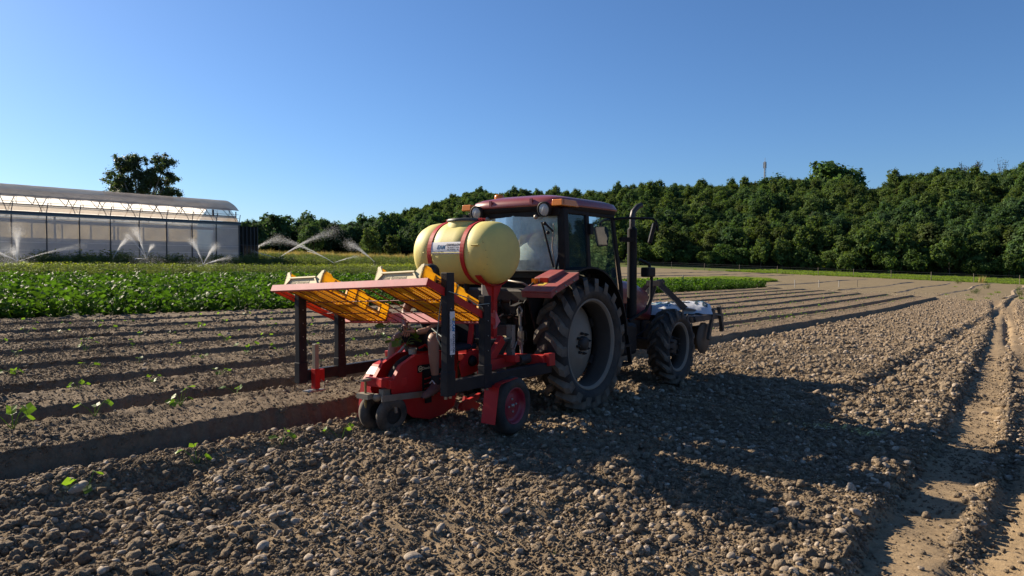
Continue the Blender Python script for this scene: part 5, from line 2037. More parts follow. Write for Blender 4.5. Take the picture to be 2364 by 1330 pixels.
mb.bar((3.9, -.95, 1.0), (4.06, -.95, .62), .05, .06)
mb.bar((4.15, -.90, .86), (4.15, -.90, .58), .05, .05)
mb.build('stand_leg', M_CARR, cr, OF)
mb = MB()
mb.bar((3.35, -.60, .98), (3.95, -.93, .86), .10, .03)
mb.bar((3.35, -.60, .98), (3.30, -.2, 1.04), .08, .03)
mb.build('strap_bar', mat_std('dull_bar', (.18, .17, .15), .7, .3), cr, OF)
M_SACK = mat_std('white_sack_plastic', (.72, .74, .77), .45, 0, None, 0, 3, .06, bump=.6, bump_scale=5)
M_INK = mat_std('dark_sack_print', (.03, .06, .07), .6)
M_INKB = mat_std('blue_sack_print', (.10, .25, .34), .6)
def sack(a, b, z, L, W, H, rot, label, prints):
    t = thing('fertiliser_sack', label, 'sack', Vector((OX, OY, OZ)) + Vector((UX, UY, 0)) * a + Vector((-UY, UX, 0)) * b + Vector((0, 0, z)), RZ + rot)
    mb = MB()
    nu, nv = 18, 14
    g = random.Random(int(a * 100 + b * 10))
    top = lambda u_, v_: H * (1 - abs(2 * u_ - 1) ** 4) ** .6 * (1 - abs(2 * v_ - 1) ** 4) ** .6 + .012 * math.sin(u_ * 17 + b * 9) * math.sin(v_ * 13 + a) + .010 * math.sin(u_ * 31 + v_ * 23)
    vs, fs = [], []
    for i in range(nu + 1):
        for j in range(nv + 1):
            vs.append(((i / nu - .5) * L, (j / nv - .5) * W, max(.002, top(i / nu, j / nv))))
    for i in range(nu):
        for j in range(nv):
            fs.append((i * (nv + 1) + j, (i + 1) * (nv + 1) + j, (i + 1) * (nv + 1) + j + 1, i * (nv + 1) + j + 1))
    o = len(vs)
    mb.add(vs, fs, True)
    mb.add([(-L / 2, -W / 2, .001), (L / 2, -W / 2, .001), (L / 2, W / 2, .001), (-L / 2, W / 2, .001)], [(3, 2, 1, 0)])
    mb.build('sack_body', M_SACK, t)
    for (u0, u1, v0, v1, mt) in prints:
        pm_ = MB()
        k_ = 6
        vs, fs = [], []
        for i in range(k_ + 1):
            for j in range(k_ + 1):
                uu, vv = u0 + (u1 - u0) * i / k_, v0 + (v1 - v0) * j / k_
                vs.append(((uu - .5) * L, (vv - .5) * W, top(uu, vv) + .004))
        for i in range(k_):
            for j in range(k_):
                fs.append((i * (k_ + 1) + j, (i + 1) * (k_ + 1) + j, (i + 1) * (k_ + 1) + j + 1, i * (k_ + 1) + j + 1))
        pm_.add(vs, fs, True)
        pm_.build('print', mt, t)
sack(3.45, .38, .89, .95, .62, .19, .1, 'white plastic sack on the far side of the front carrier', [(.3, .6, .2, .35, M_INKB), (.15, .7, .6, .7, M_INK)])
sack(3.30, -.30, .89, .80, .60, .17, -.1, 'white plastic sack lying flat in the middle of the front carrier', [(.2, .3, .15, .8, M_INKB), (.4, .7, .3, .42, M_INK)])
sack(3.78, -.55, .89, .70, .66, .17, .35, 'white printed sack at the near front corner of the carrier', [(.1, .5, .12, .24, M_INK), (.15, .6, .34, .42, M_INK), (.55, .9, .15, .5, M_INKB), (.2, .45, .55, .8, M_INK)])

# ------------------------------------------------------------------ people
def skin_body(name, joints, bones, mat, parent, sub=2, root=0):
    me = bpy.data.meshes.new(name)
    me.from_pydata([j[0] for j in joints], bones, [])
    me.update()
    o = bpy.data.objects.new(name, me)
    COL.objects.link(o)
    sk = o.modifiers.new('skin', 'SKIN')
    if not me.skin_vertices:
        pass
    bpy.context.view_layer.objects.active = o
    lay = me.skin_vertices[0].data if len(me.skin_vertices) else None
    if lay is None:
        raise RuntimeError('no skin layer')
    for i, j in enumerate(joints):
        r_ = j[1]
        lay[i].radius = r_ if isinstance(r_, tuple) else (r_, r_)
        lay[i].use_root = (i == root)
    sk.use_smooth_shade = True
    sk.branch_smoothing = .3
    sb = o.modifiers.new('sub', 'SUBSURF')
    sb.levels = sub
    sb.render_levels = sub
    dg = bpy.context.evaluated_depsgraph_get()
    m2 = bpy.data.meshes.new_from_object(o.evaluated_get(dg))
    bpy.data.objects.remove(o)
    m2.name = name
    m2.materials.clear()
    m2.materials.append(mat)
    for p in m2.polygons:
        p.use_smooth = True
    o2 = bpy.data.objects.new(name, m2)
    COL.objects.link(o2)
    o2.parent = parent
    return o2

# driver, seen from behind through the rear window
dv = thing('person', 'driver in a white shirt and dark cap seated inside the tractor cab', 'person', Vector((OX, OY, OZ)) + Vector((UX, UY, 0)) * .18 + Vector((0, 0, 1.49)), RZ)
OD = Vector((.18, 0, 1.49))
def dl(a, b, c):
    return Vector((a, b, c)) - OD
J = [(dl(.16, 0, 1.53), .14), (dl(.20, 0, 1.68), .125), (dl(.26, 0, 1.84), .13), (dl(.31, 0, 1.93), .06), (dl(.34, 0, 1.99), .055), (dl(.36, 0, 2.06), .088), (dl(.375, 0, 2.13), .085),
     (dl(.28, .19, 1.88), .062), (dl(.42, .24, 1.68), .045), (dl(.66, .17, 1.64), .036), (dl(.76, .15, 1.66), .034),
     (dl(.28, -.19, 1.88), .062), (dl(.42, -.24, 1.68), .045), (dl(.66, -.17, 1.64), .036), (dl(.76, -.15, 1.66), .034),
     (dl(.30, .10, 1.53), .09), (dl(.62, .14, 1.54), .07), (dl(.72, .14, 1.18), .05), (dl(.30, -.10, 1.53), .09), (dl(.62, -.14, 1.54), .07), (dl(.72, -.14, 1.18), .05)]
Bn = [(0, 1), (1, 2), (2, 3), (3, 4), (4, 5), (5, 6), (2, 7), (7, 8), (8, 9), (9, 10), (2, 11), (11, 12), (12, 13), (13, 14), (0, 15), (15, 16), (16, 17), (0, 18), (18, 19), (19, 20)]
skin_body('body', J, Bn, M_SKIN, dv)
sh = MB()
def ring(c, ra, rb, n=20, tilt=0.0):
    return [(c[0] + ra * math.cos(2 * PI * i / n) + tilt * math.sin(2 * PI * i / n) * 0, c[1] + rb * math.sin(2 * PI * i / n), c[2]) for i in range(n)]
loft('shirt', [ring(dl(.14, 0, 1.49), .18, .24), ring(dl(.15, 0, 1.62), .185, .25), ring(dl(.19, 0, 1.74), .185, .255), ring(dl(.23, 0, 1.85), .165, .245), ring(dl(.26, 0, 1.91), .12, .19), ring(dl(.285, 0, 1.945), .08, .10)], M_SHIRT, dv)
for s in (-1, 1):
    MB().tube([dl(.26, s * .17, 1.88), dl(.33, s * .235, 1.78), dl(.42, s * .25, 1.68)], [.085, .078, .068], 12).build('sleeve', M_SHIRT, dv)
MB().ball(dl(.372, 0, 2.115), (.105, .092, .075), 16, 8).build('cap', M_HAIR, dv)

# ================================================================== TRANSPLANTER
M_PRED = mat_std('red_machine_paint', (.56, .016, .016), .5, 0, DUST, .12, 5, .1, spec=.3)
M_PINK = mat_std('sunlit_red_paint', (.56, .115, .135), .6, 0, (.62, .30, .30), .4, 9, .2)  # red of the rack bars with direct sun painted in as pink
M_NAVYP = mat_std('blue_black_paint', (.012, .013, .019), .55, 0, DUST, .10, 6, .2, spec=.2)
M_BOLT = mat_std('zinc_bolt', (.45, .43, .40), .4, .7)
M_TANK = mat_std('pale_yellow_polyethylene', (.80, .69, .20), .6, 0, (.36, .30, .12), .5, 2.6, .10)
M_STICK = mat_std('white_sticker', (.78, .79, .82), .5, vary=.04)
M_BLUE = mat_std('blue_ink', (.02, .22, .50), .5)
M_INKK = mat_std('dark_blue_ink', (.03, .04, .10), .5)
M_CREAM = mat_std('cream_ink', (.75, .66, .42), .5)
M_MUDT = mat_std('muddy_rubber', (.06, .052, .044), .9, 0, (.26, .20, .145), .7, 6, .3, bump=.5, bump_scale=30)
M_ROD = mat_std('rusty_red_rod', (.20, .025, .02), .6)

PA0 = -1.6
PO = Vector((OX, OY, OZ)) + Vector((UX, UY, 0)) * PA0
pl = thing('transplanter', 'red and black seedling planting machine coupled behind the tractor', 'planter', PO, RZ)
POF = Vector((PA0, 0, 0))
SHR = .045
def Q(a, b, c):
    return Vector((a - PA0, b, c - SHR * (b + .9)))
def W(a, b, c):
    """machine coordinates to the place in the field"""
    q = Q(a, b, c)
    return PO + Vector((UX, UY, 0)) * q.x + Vector((-UY, UX, 0)) * q.y + Vector((0, 0, q.z))

def qbar(name, p, q, w, h, mat, up=(0, 0, 1), bevel=.006, parent=None):
    return MB().bar(Q(*p), Q(*q), w, h, up).build(name, mat, parent or pl, bevel=bevel)

# side frames
for b, tops in ((-.90, (1.585, 1.365)), (1.18, (1.435, 1.24))):
    sb = MB()
    sb.bar(Q(-2.43, b, .575), Q(-.80, b, .575), .075, .115)
    o = sb.build('side_beam', M_NAVYP, pl, bevel=.006)
    for a, ztop in zip((-2.385, -1.87), tops):
        mb = MB()
        mb.bar(Q(a, b, .50), Q(a, b, ztop), .072, .098, (1, 0, 0))
        mb.bar(Q(a, b, .50), Q(a, b, .72), .084, .110, (1, 0, 0))
        po = mb.build('frame_post', M_NAVYP, pl, bevel=.005)
        bo = MB()
        for da in (-.03, .03):
            q = Q(a + da, b, .495)
            bo.lathe([(.014, 0), (.014, -.022), (0, -.022)], 8, Matrix.Translation(q))
        for zz in np.arange(.85, ztop - .05, .14):
            q = Q(a, b - .040, zz)
            bo.ball(q, (.006, .004, .006), 6, 4)
        bo.build('bolt', M_BOLT, po)
# toolbars across, and the red pieces of the hitch
qbar('toolbar', (-.88, -.92, .66), (-.88, 1.16, .66), .10, .10, M_PRED)
qbar('toolbar', (-1.22, -.80, .70), (-1.22, 1.12, .70), .07, .07, M_PRED)
qbar('toolbar_end', (-.84, -.97, .66), (-.84, -.90, .66), .11, .13, M_PRED)
mb = MB()
mb.bar(Q(-1.60, -.62, .56), Q(-1.20, -.58, .90), .05, .10)
mb.bar(Q(-1.45, -.50, .56), Q(-1.05, -.48, .88), .05, .09)
mb.build('hitch_arm', M_PRED, pl, bevel=.006)
mb = MB()
mb.prism([Q(-1.60, -.66, .60), Q(-1.05, -.66, .62), Q(-1.05, -.66, .71), Q(-1.50, -.66, .71)], (0, .05, 0))
mb.build('gusset_plate', M_PRED, pl)
pk = MB()
pk.bar(Q(-1.02, -.56, .64), Q(-1.02, -.56, 1.03), .075, .055, (1, 0, 0))
pko = pk.build('parking_stand', M_STEEL, pl)
ho = MB()
for z in (.74, .82, .90, .98):
    ho.lathe([(.011, 0), (.011, .004), (0, .004)], 8, Matrix.Translation(Q(-1.04, -.589, z)) @ Matrix.Rotation(R(90), 4, 'X'))
ho.build('hole', M_BLACK, pko)
MB().tube([Q(-1.06, -.60, .87), Q(-1.08, -.60, .80), Q(-1.02, -.61, .78), Q(-.98, -.61, .85)], .008, 6).build('locking_pin', M_STEEL, pl)
# hose drum and dust-covered hopper between the posts
hp = MB()
hp.lathe([(.10, 0), (.19, .20), (.20, .24), (.185, .24), (.09, .02), (0, .02)], 20, Matrix.Translation(Q(-1.12, -.38, .66)))
hp.build('hopper', M_IRON, pl)
MB().lathe([(.195, .232), (.205, .245), (.18, .25), (.185, .235)], 20, Matrix.Translation(Q(-1.12, -.38, .66)), close=True).build('hopper_rim', mat_std('straw_dust', (.55, .44, .26), .9), pl)
MB().tube([Q(-1.1, -.72, .67), Q(-.88, -.72, .67)], .05, 12).build('pivot_tube', M_IRON, pl)

# planting wheel housing: two red side plates with a slot between them
PLT = [(-2.262, .425), (-2.238, .527), (-2.133, .662), (-1.936, .742), (-1.507, .745), (-1.31, .70), (-1.30, .30), (-1.36, .15), (-1.51, .085), (-1.74, .07), (-1.98, .13), (-2.19, .285)]
def plate(b, name, mat, th=.012, fudge=1.0):
    return MB().prism([Q(a, b, c + SHR * (b + .9)) for a, c in PLT], (0, th, 0)).build(name, mat, pl, bevel=.004)
right_plate = plate(-.06, 'side_plate', M_PRED)
plate(.24, 'side_plate', M_PRED)
# furrow opener wheel seen in the slot
MB().lathe([(.0, -.07), (.30, -.07), (.33, -.03), (.335, 0), (.33, .03), (.30, .07), (0, .07)], 36, Matrix.Translation(Vector((-1.85 - PA0, .09, .405))) @ Matrix.Rotation(R(90), 4, 'X')).build('planting_wheel', M_BLACK, pl)
# bent flanges along the top of the plates
for b, s in ((-.06, 1), (.24, -1)):
    mb = MB()
    mb.strip([Vector((a - PA0, b, c)) for a, c in PLT[1:5]], (0, s * .045, 0), .008 * -s)
    mb.build('plate_flange', M_PRED, pl)
mb = MB()
mb.bar(Vector((-2.36 - PA0, .02, .52)), Vector((-2.05 - PA0, -.02, .50)), .10, .085)
mb.box(Vector((-2.27 - PA0, .10, .50)), (.06, .36, .085))
mb.build('rear_bracket', M_PRED, pl, bevel=.006)
# window, dark mechanism and foot rest on the right plate
mb = MB()
mb.box(Vector((-1.66 - PA0, -.075, .45)), (.38, .02, .26))
mb.box(Vector((-1.78 - PA0, -.082, .36)), (.08, .02, .22))
mb.build('opening', M_BLACK, right_plate)
fr_ = MB()
fr_.box(Vector((-1.60 - PA0, -.15, .365)), (.36, .17, .02))
for k_ in range(3):
    fr_.bar(Vector((-1.84 - PA0, -.09, .40 + k_ * .05)), Vector((-1.5 - PA0, -.10, .44 + k_ * .05)), .012, .012)
fr_.build('foot_rest', M_PRED, pl)
# maker's plate
lab = MB().box((0, 0, 0), (.30, .004, .075)).build('makers_plate', M_BLACK, right_plate)
lab.location = (-1.765 - PA0, -.064, .605)
Mtxt = lambda a, c, d=.0: frame_M(Vector((a - PA0, -.0665 - d, c)), (1, 0, 0), (0, 0, 1))
text_obj('lettering', 'Checchi & Magli', .038, Mtxt(-1.73, .605), M_CREAM, right_plate, bold=.0006)
lg = MB()
lg.lathe([(.026 + .004 * math.cos(q), .002 * math.sin(q)) for q in np.linspace(0, 2 * PI, 7)], 20, Matrix.Translation(Vector((-1.875 - PA0, -.067, .605))) @ Matrix.Rotation(R(90), 4, 'X'))
lg.build('emblem', M_CREAM, right_plate)
text_obj('emblem_letters', 'CM', .026, Mtxt(-1.875, .605), M_CREAM, right_plate, bold=.001)

# bar to the press wheels, adjusting screw and the two press wheels
mb = MB()
mb.bar(Vector((-2.42 - PA0, -.09, .385)), Vector((-1.72 - PA0, -.10, .345)), .012, .06)
mb.build('wheel_bar', M_STEEL, pl)
mb = MB()
mb.tube([Vector((-2.40 - PA0, .16, .53)), Vector((-2.40 - PA0, .16, .18))], .012, 8)
mb.build('adjusting_screw', mat_std('brass_screw', (.32, .24, .10), .5, .5), pl)
mb = MB()
mb.box(Vector((-2.40 - PA0, .16, .54)), (.11, .045, .022))
mb.box(Vector((-2.40 - PA0, .16, .385)), (.09, .16, .05))
mb.ball(Vector((-2.36 - PA0, .04, .375)), (.045, .05, .04), 10, 6)
mb.box(Vector((-2.30 - PA0, .0, .42)), (.09, .06, .07))
mb.tube([Vector((-2.30 - PA0, -.03, .37)), Vector((-2.24 - PA0, -.07, .33)), Vector((-2.22 - PA0, -.075, .22))], .018, 8)
mb.tube([Vector((-2.36 - PA0, .22, .37)), Vector((-2.33 - PA0, .27, .30)), Vector((-2.30 - PA0, .265, .20))], .018, 8)
mb.build('wheel_fork', mat_std('muddy_galvanised', (.33, .28, .21), .7, .3, (.25, .19, .13), .5), pl)
for b, a, tilt in ((-.03, -2.24, 9), (.20, -2.27, -9)):
    w = bpy.data.objects.new('press_wheel', None)
    COL.objects.link(w)
    w.parent = pl
    gx, gy = ab2xy(a, b)
    w.location = Vector((a - PA0, b, gz1(gx, gy, False) + .165 - OZ))
    w.rotation_euler = (R(90 + tilt), 0, R(-6 if tilt > 0 else 6))
    MB().lathe([(.085, .045), (.125, .055), (.155, .045), (.172, .015), (.174, 0), (.172, -.015), (.155, -.045), (.125, -.055), (.085, -.045)], 32).build('tyre', M_MUDT, w)
    MB().lathe([(.0, .03), (.03, .035), (.06, .02), (.088, .04), (.092, 0), (.088, -.04), (.06, -.02), (0, -.03)], 24).build('rim', M_IRON, w)

# left mudguard: three folded plates
mb = MB()
pts = [(-2.20, .47, .09), (-2.14, .47, .46), (-1.98, .42, .62), (-1.86, .40, .655)]
def gq(a, b, c):
    return Vector((a - PA0, b, c))
mb.strip([gq(a, .52, c) for a, _, c in pts], (0, -.165, 0), -.006)
mb.build('mudguard', M_PRED, pl)
st = MB().strip([gq(-2.09, .500, .525), gq(-2.02, .500, .593)], (0, -.125, 0), -.003).build('white_decal', M_STICK, pl)
st.location = (-.006, 0, .008)
bb = MB()
for y in (.47, .39):
    bb.lathe([(.012, 0), (.012, .015), (0, .015)], 8, Matrix.Translation(gq(-1.90, y, .658)))
bb.build('mudguard_bolt', M_BLACK, pl)
ch = MB()
ch.bar(gq(-2.10, .33, .50), gq(-1.72, .30, .82), .045, .035)
ch.bar(gq(-1.98, .27, .45), gq(-1.66, .25, .76), .05, .05)
ch.build('chute_rail', M_PRED, pl)
MB().bar(gq(-2.08, .312, .535), gq(-1.74, .282, .815), .008, .02).build('scale_strip', M_STICK, pl)

# right support wheel with its mudguard
sw = bpy.data.objects.new('support_wheel', None)
COL.objects.link(sw)
sw.parent = pl
sw.location = (-1.52 - PA0, -.92, .285)
sw.rotation_euler = (R(90), 0, R(3))
MB().lathe([(.175, .07), (.20, .085), (.25, .085), (.275, .06), (.285, .02), (.285, -.02), (.275, -.06), (.25, -.085), (.20, -.085), (.175, -.07)], 40).build('tyre', M_RUB, sw)
MB().lathe([(.180, .072), (.172, .078), (.160, .05), (.155, .03), (.13, .018), (.10, .03), (.06, .034), (.0, .034)], 40).build('rim', mat_std('crimson_rim', (.30, .010, .035), .4, 0, DUST, .15), sw)
bo = MB()
for i in range(4):
    an = i * PI / 2 + .1
    bo.lathe([(.011, .03), (.011, .045), (0, .045)], 6, Matrix.Translation((.062 * math.cos(an), .062 * math.sin(an), 0)))
bo.lathe([(.018, .03), (.016, .055), (0, .055)], 10)
bo.build('wheel_nut', M_BOLT, sw)
mb = MB()
mb.strip([gq(-1.50, -.84, .56), gq(-1.76, -.84, .535), gq(-1.80, -.84, .50), gq(-1.86, -.84, .16)], (0, -.17, 0), .006)
mb.build('mudguard', M_PRED, pl, bevel=.003)
MB().bar(gq(-1.52, -.80, .285), gq(-1.40, -.80, .56), .05, .05).build('axle_arm', M_PRED, pl)
# opener share poking out in front of the press wheels
mb = MB()
mb.prism([gq(-1.42, -.20, .14), gq(-1.12, -.20, .20), gq(-1.08, -.20, .26), gq(-1.38, -.20, .20)], (0, .04, 0))
mb.prism([gq(-1.30, -.12, .10), gq(-1.05, -.12, .05), gq(-1.0, -.12, .12), gq(-1.25, -.12, .24)], (0, .03, 0))
mb.build('share', M_PRED, pl)

# marker stand hanging on the left beam
mb = MB()
mb.bar(Q(-2.27, 1.09, .42), Q(-2.27, 1.09, .905), .05, .05, (1, 0, 0))
mb.build('marker_tube', mat_std('zinc_tube', (.36, .32, .25), .6, .2), pl, bevel=.004)
mb = MB()
mb.bar(Q(-2.27, 1.09, .43), Q(-2.27, 1.09, .64), .066, .066, (1, 0, 0))
mb.box(Q(-2.19, 1.13, .56), (.10, .05, .13))
mb.build('marker_sleeve', M_PRED, pl, bevel=.004)
mb = MB()
mb.box(Q(-2.30, 1.08, .415), (.20, .12, .012))
mb.tube([Q(-2.22, 1.07, .52), Q(-2.18, 1.05, .48), Q(-2.19, 1.05, .43)], .006, 6)
mb.build('marker_foot', M_STEEL, pl)

# ------------------------------------------------------------------ sloping crate rack
RA, RZ_ = (-2.65, 1.515), (-1.74, 1.115)
SL = Vector((RZ_[0] - RA[0], 0, RZ_[1] - RA[1]))
SLn = SL.normalized()
UPN = Vector((-SLn.z, 0, SLn.x)).normalized()      # away from the rack, upwards
def T(s, b, h):
    """s: down the slope from the rear bar (0..1 of its length), h: above the rack"""
    p = Vector((RA[0], 0, RA[1])) + SL * s + UPN * h
    return Q(p.x, b, p.z)
LS = SL.length
B0, B1 = -.905, 1.30
mb = MB()
mb.add([T(0, B0, -.035), T(0, B1, -.035), T(0, B1, .03), T(0, B0, .03), T(.006, B0, -.035), T(.006, B1, -.035), T(.006, B1, .03), T(.006, B0, .03)],
       [(0, 3, 2, 1), (4, 5, 6, 7), (0, 1, 5, 4), (3, 7, 6, 2), (0, 4, 7, 3), (1, 2, 6, 5)])
mb.bar(T(.02, B0, -.032), T(.02, B1, -.032), .04, .006, UPN)
mb.build('rack_rear_bar', M_PINK, pl)
mb = MB()
mb.bar(T(.0, B0 + .002, -.002), T(1.02, B0 + .002, -.002), .012, .065, UPN)
mb.build('rack_rail', M_PRED, pl, bevel=.002)
mb = MB()
mb.bar(T(.0, B1 - .002, -.002), T(1.02, B1 - .002, -.002), .012, .065, UPN)
mb.build('rack_rail', M_PRED, pl, bevel=.002)
mb = MB()
mb.bar(T(1.0, B0, .03), T(1.0, B1, .03), .010, .11, UPN)
mb.bar(T(.985, B0, -.02), T(.985, B1, -.02), .04, .006, UPN)
mb.prism([T(1.04, B0 - .01, -.06), T(.97, B0 - .01, .10), T(1.08, B0 - .01, .03)], (0, .03, 0))
mb.build('rack_front_bar', M_PINK, pl)
rodm = None
n_rod = 15
for i in range(n_rod):
    b = B0 + .07 + (B1 - B0 - .14) * i / (n_rod - 1)
    p, q = T(0.01, b, -.018), T(.99, b, -.018)
    if rodm is None:
        rodm = MB().tube([Vector((0, 0, 0)), q - p], .0055, 6).mesh('rack_rod', M_ROD)
    link_mesh('rack_rod', rodm, pl, p)
for s in (.35, .68):
    MB().tube([T(s, B0, -.03), T(s, B1, -.03)], .005, 6).build('cross_wire', M_ROD, pl)

# crates on the rack
M_CRATE = mat_std('yellow_crate_plastic', (.92, .58, .06), .5, 0, (.62, .42, .16), .2, 7, .12)
M_CRATEP = mat_leaf('translucent_crate_plastic', (.86, .58, .08), (.84, .55, .07), .55, .5)
M_CRATEC = mat_std('cream_crate_plastic', (.80, .66, .34), .6, 0, (.55, .42, .20), .2, 8, .06)  # paler than the other crate panels; outer ends and pegs
M_PRINT = mat_std('grey_crate_print', (.38, .33, .24), .7)
CW, CL, CHT = .585, .475, .18
def crate(b_c, s0, label, printed):
    """local X across the rack, local Y down the slope, local Z away from the rack"""
    org = T(s0, b_c, .0)
    wp_ = PO + Vector((UX, UY, 0)) * org.x + Vector((-UY, UX, 0)) * org.y + Vector((0, 0, org.z))
    xd = (Q(0, -1, 0) - Q(0, 0, 0)).normalized()
    yd = SLn
    M = frame_M((0, 0, 0), xd, yd)
    Rw = Matrix.Rotation(RZ, 4, 'Z') @ M
    t = thing('crate', label, 'crate', wp_, 0, 'yellow seedling crates on the sloping rack')
    t.rotation_euler = Rw.to_euler()
    w2 = CW / 2
    # floor: frame, ribs and a grid one can see through
    fl_ = MB()
    fl_.box((0, .02, .008), (CW, .035, .016))
    fl_.box((0, CL - .02, .008), (CW, .035, .016))
    fl_.box((-w2 + .02, CL / 2, .008), (.035, CL - .074, .016))
    fl_.box((w2 - .02, CL / 2, .008), (.035, CL - .074, .016))
    for i in range(1, 10):
        fl_.box((-w2 + .0375 + (CW - .075) * i / 10, CL / 2, .008), (.009, CL - .074, .014))
    fl_.build('crate_floor', M_CRATEP, t)
    gd = MB()
    for j in range(1, 15):
        gd.box((0, .0375 + (CL - .075) * j / 15, .0085), (CW - .074, .0165, .005))
    gd.build('floor_grid', M_CRATEP, t)
    # ends: cream outside with a recessed panel, raised corners
    for y, nm in ((.0, 'end_panel'), (CL, 'end_panel')):
        e = MB()
        d = .012 if y == 0 else -.012
        hc = CHT * .64
        outline = [(-w2, 0), (w2, 0), (w2, CHT), (w2 - .03, CHT), (w2 - .085, hc), (-w2 + .085, hc), (-w2 + .03, CHT), (-w2, CHT)]
        e.prism([Vector((x, y, z)) for x, z in outline], (0, d, 0))
        e.bar(Vector((-w2 + .085, y - d * .7, hc - .006)), Vector((w2 - .085, y - d * .7, hc - .006)), .018, .014)
        e.bar(Vector((-w2 + .015, y - d * .6, .01)), Vector((-w2 + .10, y - d * .6, hc - .012)), .012, .016)
        e.bar(Vector((w2 - .015, y - d * .6, .01)), Vector((w2 - .10, y - d * .6, hc - .012)), .012, .016)
        ep = e.build(nm, M_CRATEC if y == 0 else M_CRATE, t)
        if y == 0 and printed:
            text_obj('lettering', 'Cellier Emmanuel', .046, frame_M((-.05, -.0022, .062), (1, 0, 0), (0, 0, 1)), M_PRINT, ep, .0006)
    # long sides with a hand hole and a brick pattern of ribs
    for x, s in ((-w2, 1), (w2, -1)):
        sd = MB()
        z1 = CHT * .86
        h0, h1 = CL * .36, CL * .70
        sd.box((x + s * .006, h0 / 2, z1 / 2), (.012, h0, z1))
        sd.box((x + s * .006, (CL + h1) / 2, z1 / 2), (.012, CL - h1, z1))
        sd.box((x + s * .006, (h0 + h1) / 2, .016), (.012, h1 - h0, .032))
        sd.box((x + s * .006, (h0 + h1) / 2, z1 - .012), (.012, h1 - h0, .024))
        sd.prism([Vector((x, .0, z1)), Vector((x, .03, CHT)), Vector((x, .09, CHT)), Vector((x, .13, z1))], (s * .012, 0, 0))
        sd.prism([Vector((x, CL - .10, z1)), Vector((x, CL - .07, CHT)), Vector((x, CL - .02, CHT)), Vector((x, CL, z1))], (s * .012, 0, 0))
        so = sd.build('side_panel', M_CRATEP, t)
        rb_ = MB()
        for z in (.03, .055, .08):
            rb_.box((x - s * .001, h0 / 2 + .02, z), (.004, h0 - .05, .004))
            rb_.box((x - s * .001, (CL + h1) / 2, z), (.004, CL - h1 - .03, .004))
        for i in range(5):
            rb_.box((x - s * .001, .04 + i * .032, .042 + .025 * (i % 2)), (.004, .004, .025))
            rb_.box((x - s * .001, h1 + .02 + i * .028, .042 + .025 * (i % 2)), (.004, .004, .025))
        rb_.build('rib', M_CRATE, so)
        hf = MB()
        hf.box((x - s * .006, h0 - .006, z1 * .5), (.018, .014, z1 * .8))
        hf.box((x - s * .006, h1 + .006, z1 * .5), (.018, .014, z1 * .8))
        hf.box((x - s * .006, (h0 + h1) / 2, z1 * .27), (.018, h1 - h0, .014))
        hf.box((x - s * .006, (h0 + h1) / 2, z1 * .80), (.018, h1 - h0, .014))
        hf.build('handle', mat_std('bright_yellow_plastic', (.85, .44, .02), .45), so)
    kn = MB()
    for x in (-w2 + .02, w2 - .02):
        for y in (.02, CL - .02):
            kn.lathe([(.012, CHT - .02), (.012, CHT + .006), (.008, CHT + .012), (0, CHT + .012)], 8, Matrix.Translation((x, y, 0)))
    kn.build('stacking_peg', M_CRATEC, t)
    return t
SF = .5 / LS
crate(.87, .035, 'left rear yellow crate on the rack, pale end facing the field', True)
crate(.87, .515, 'left front yellow crate lower down the sloping rack', False)
crate(-.49, .035, 'right rear yellow crate on the rack with faint lettering on its pale end', True)
crate(-.49, .515, 'right front yellow crate beside the two black posts', False)

# ------------------------------------------------------------------ water tank on its stand
TA, TB, TZ, TR = -1.16, -.06, 1.778, .345
tprof = [(.0, -.745), (.11, -.742), (.20, -.728), (.265, -.695), (.31, -.64), (.336, -.56), (.345, -.46), (.345, -.345), (.340, -.335), (.340, -.255), (.346, -.245), (.348, -.10), (.348, .10), (.346, .245), (.340, .255), (.340, .335), (.345, .345), (.345, .46), (.336, .56), (.31, .64), (.265, .695), (.20, .728), (.11, .742), (.0, .745)]
tprof = [(r_ * .965, z_ * .775) for r_, z_ in tprof]
TR = .333
Mtank = Matrix.Translation(Vector((TA - PA0, TB, TZ))) @ Matrix.Rotation(R(-90), 4, 'X')
tank = MB().lathe(tprof, 64, Mtank).build('water_tank', M_TANK, pl)
seam = MB()
for s in (-.775, .775):
    seam.tube([Vector((TA - PA0 + .02, TB + s * .735, TZ + .02)), Vector((TA - PA0 - .2, TB + s * .70, TZ + .015)), Vector((TA - PA0 - .29, TB + s * .58, TZ + .01)), Vector((TA - PA0 - .331, TB + s * .40, TZ + .005))], .007, 6)
seam.tube([Vector((TA - PA0 - .336, TB - .24, TZ + .0)), Vector((TA - PA0 - .336, TB + .24, TZ + .0))], .005, 6)
seam.tube([Vector((TA - PA0 - .342, TB - .36, TZ + .075)), Vector((TA - PA0 - .335, TB - .45, TZ + .078))], .009, 6)
seam.build('moulded_seam', M_TANK, tank)
nk = MB()
nk.lathe([(.205, .30), (.195, .355), (.18, .385), (.18, .40)], 36, Matrix.Translation(Vector((TA - PA0, TB, TZ - .03))))
nk.build('neck', M_TANK, tank)
ld = MB().lathe([(.205, .368), (.208, .385), (.19, .398), (.0, .415)], 36, Matrix.Translation(Vector((TA - PA0, TB, TZ - .03)))).build('lid', mat_std('grey_black_lid', (.05, .052, .05), .5, 0, DUST, .3), tank)
MB().box(Vector((TA - PA0, TB, TZ + .395)), (.05, .05, .035)).build('vent_cap', M_BLACK, ld)
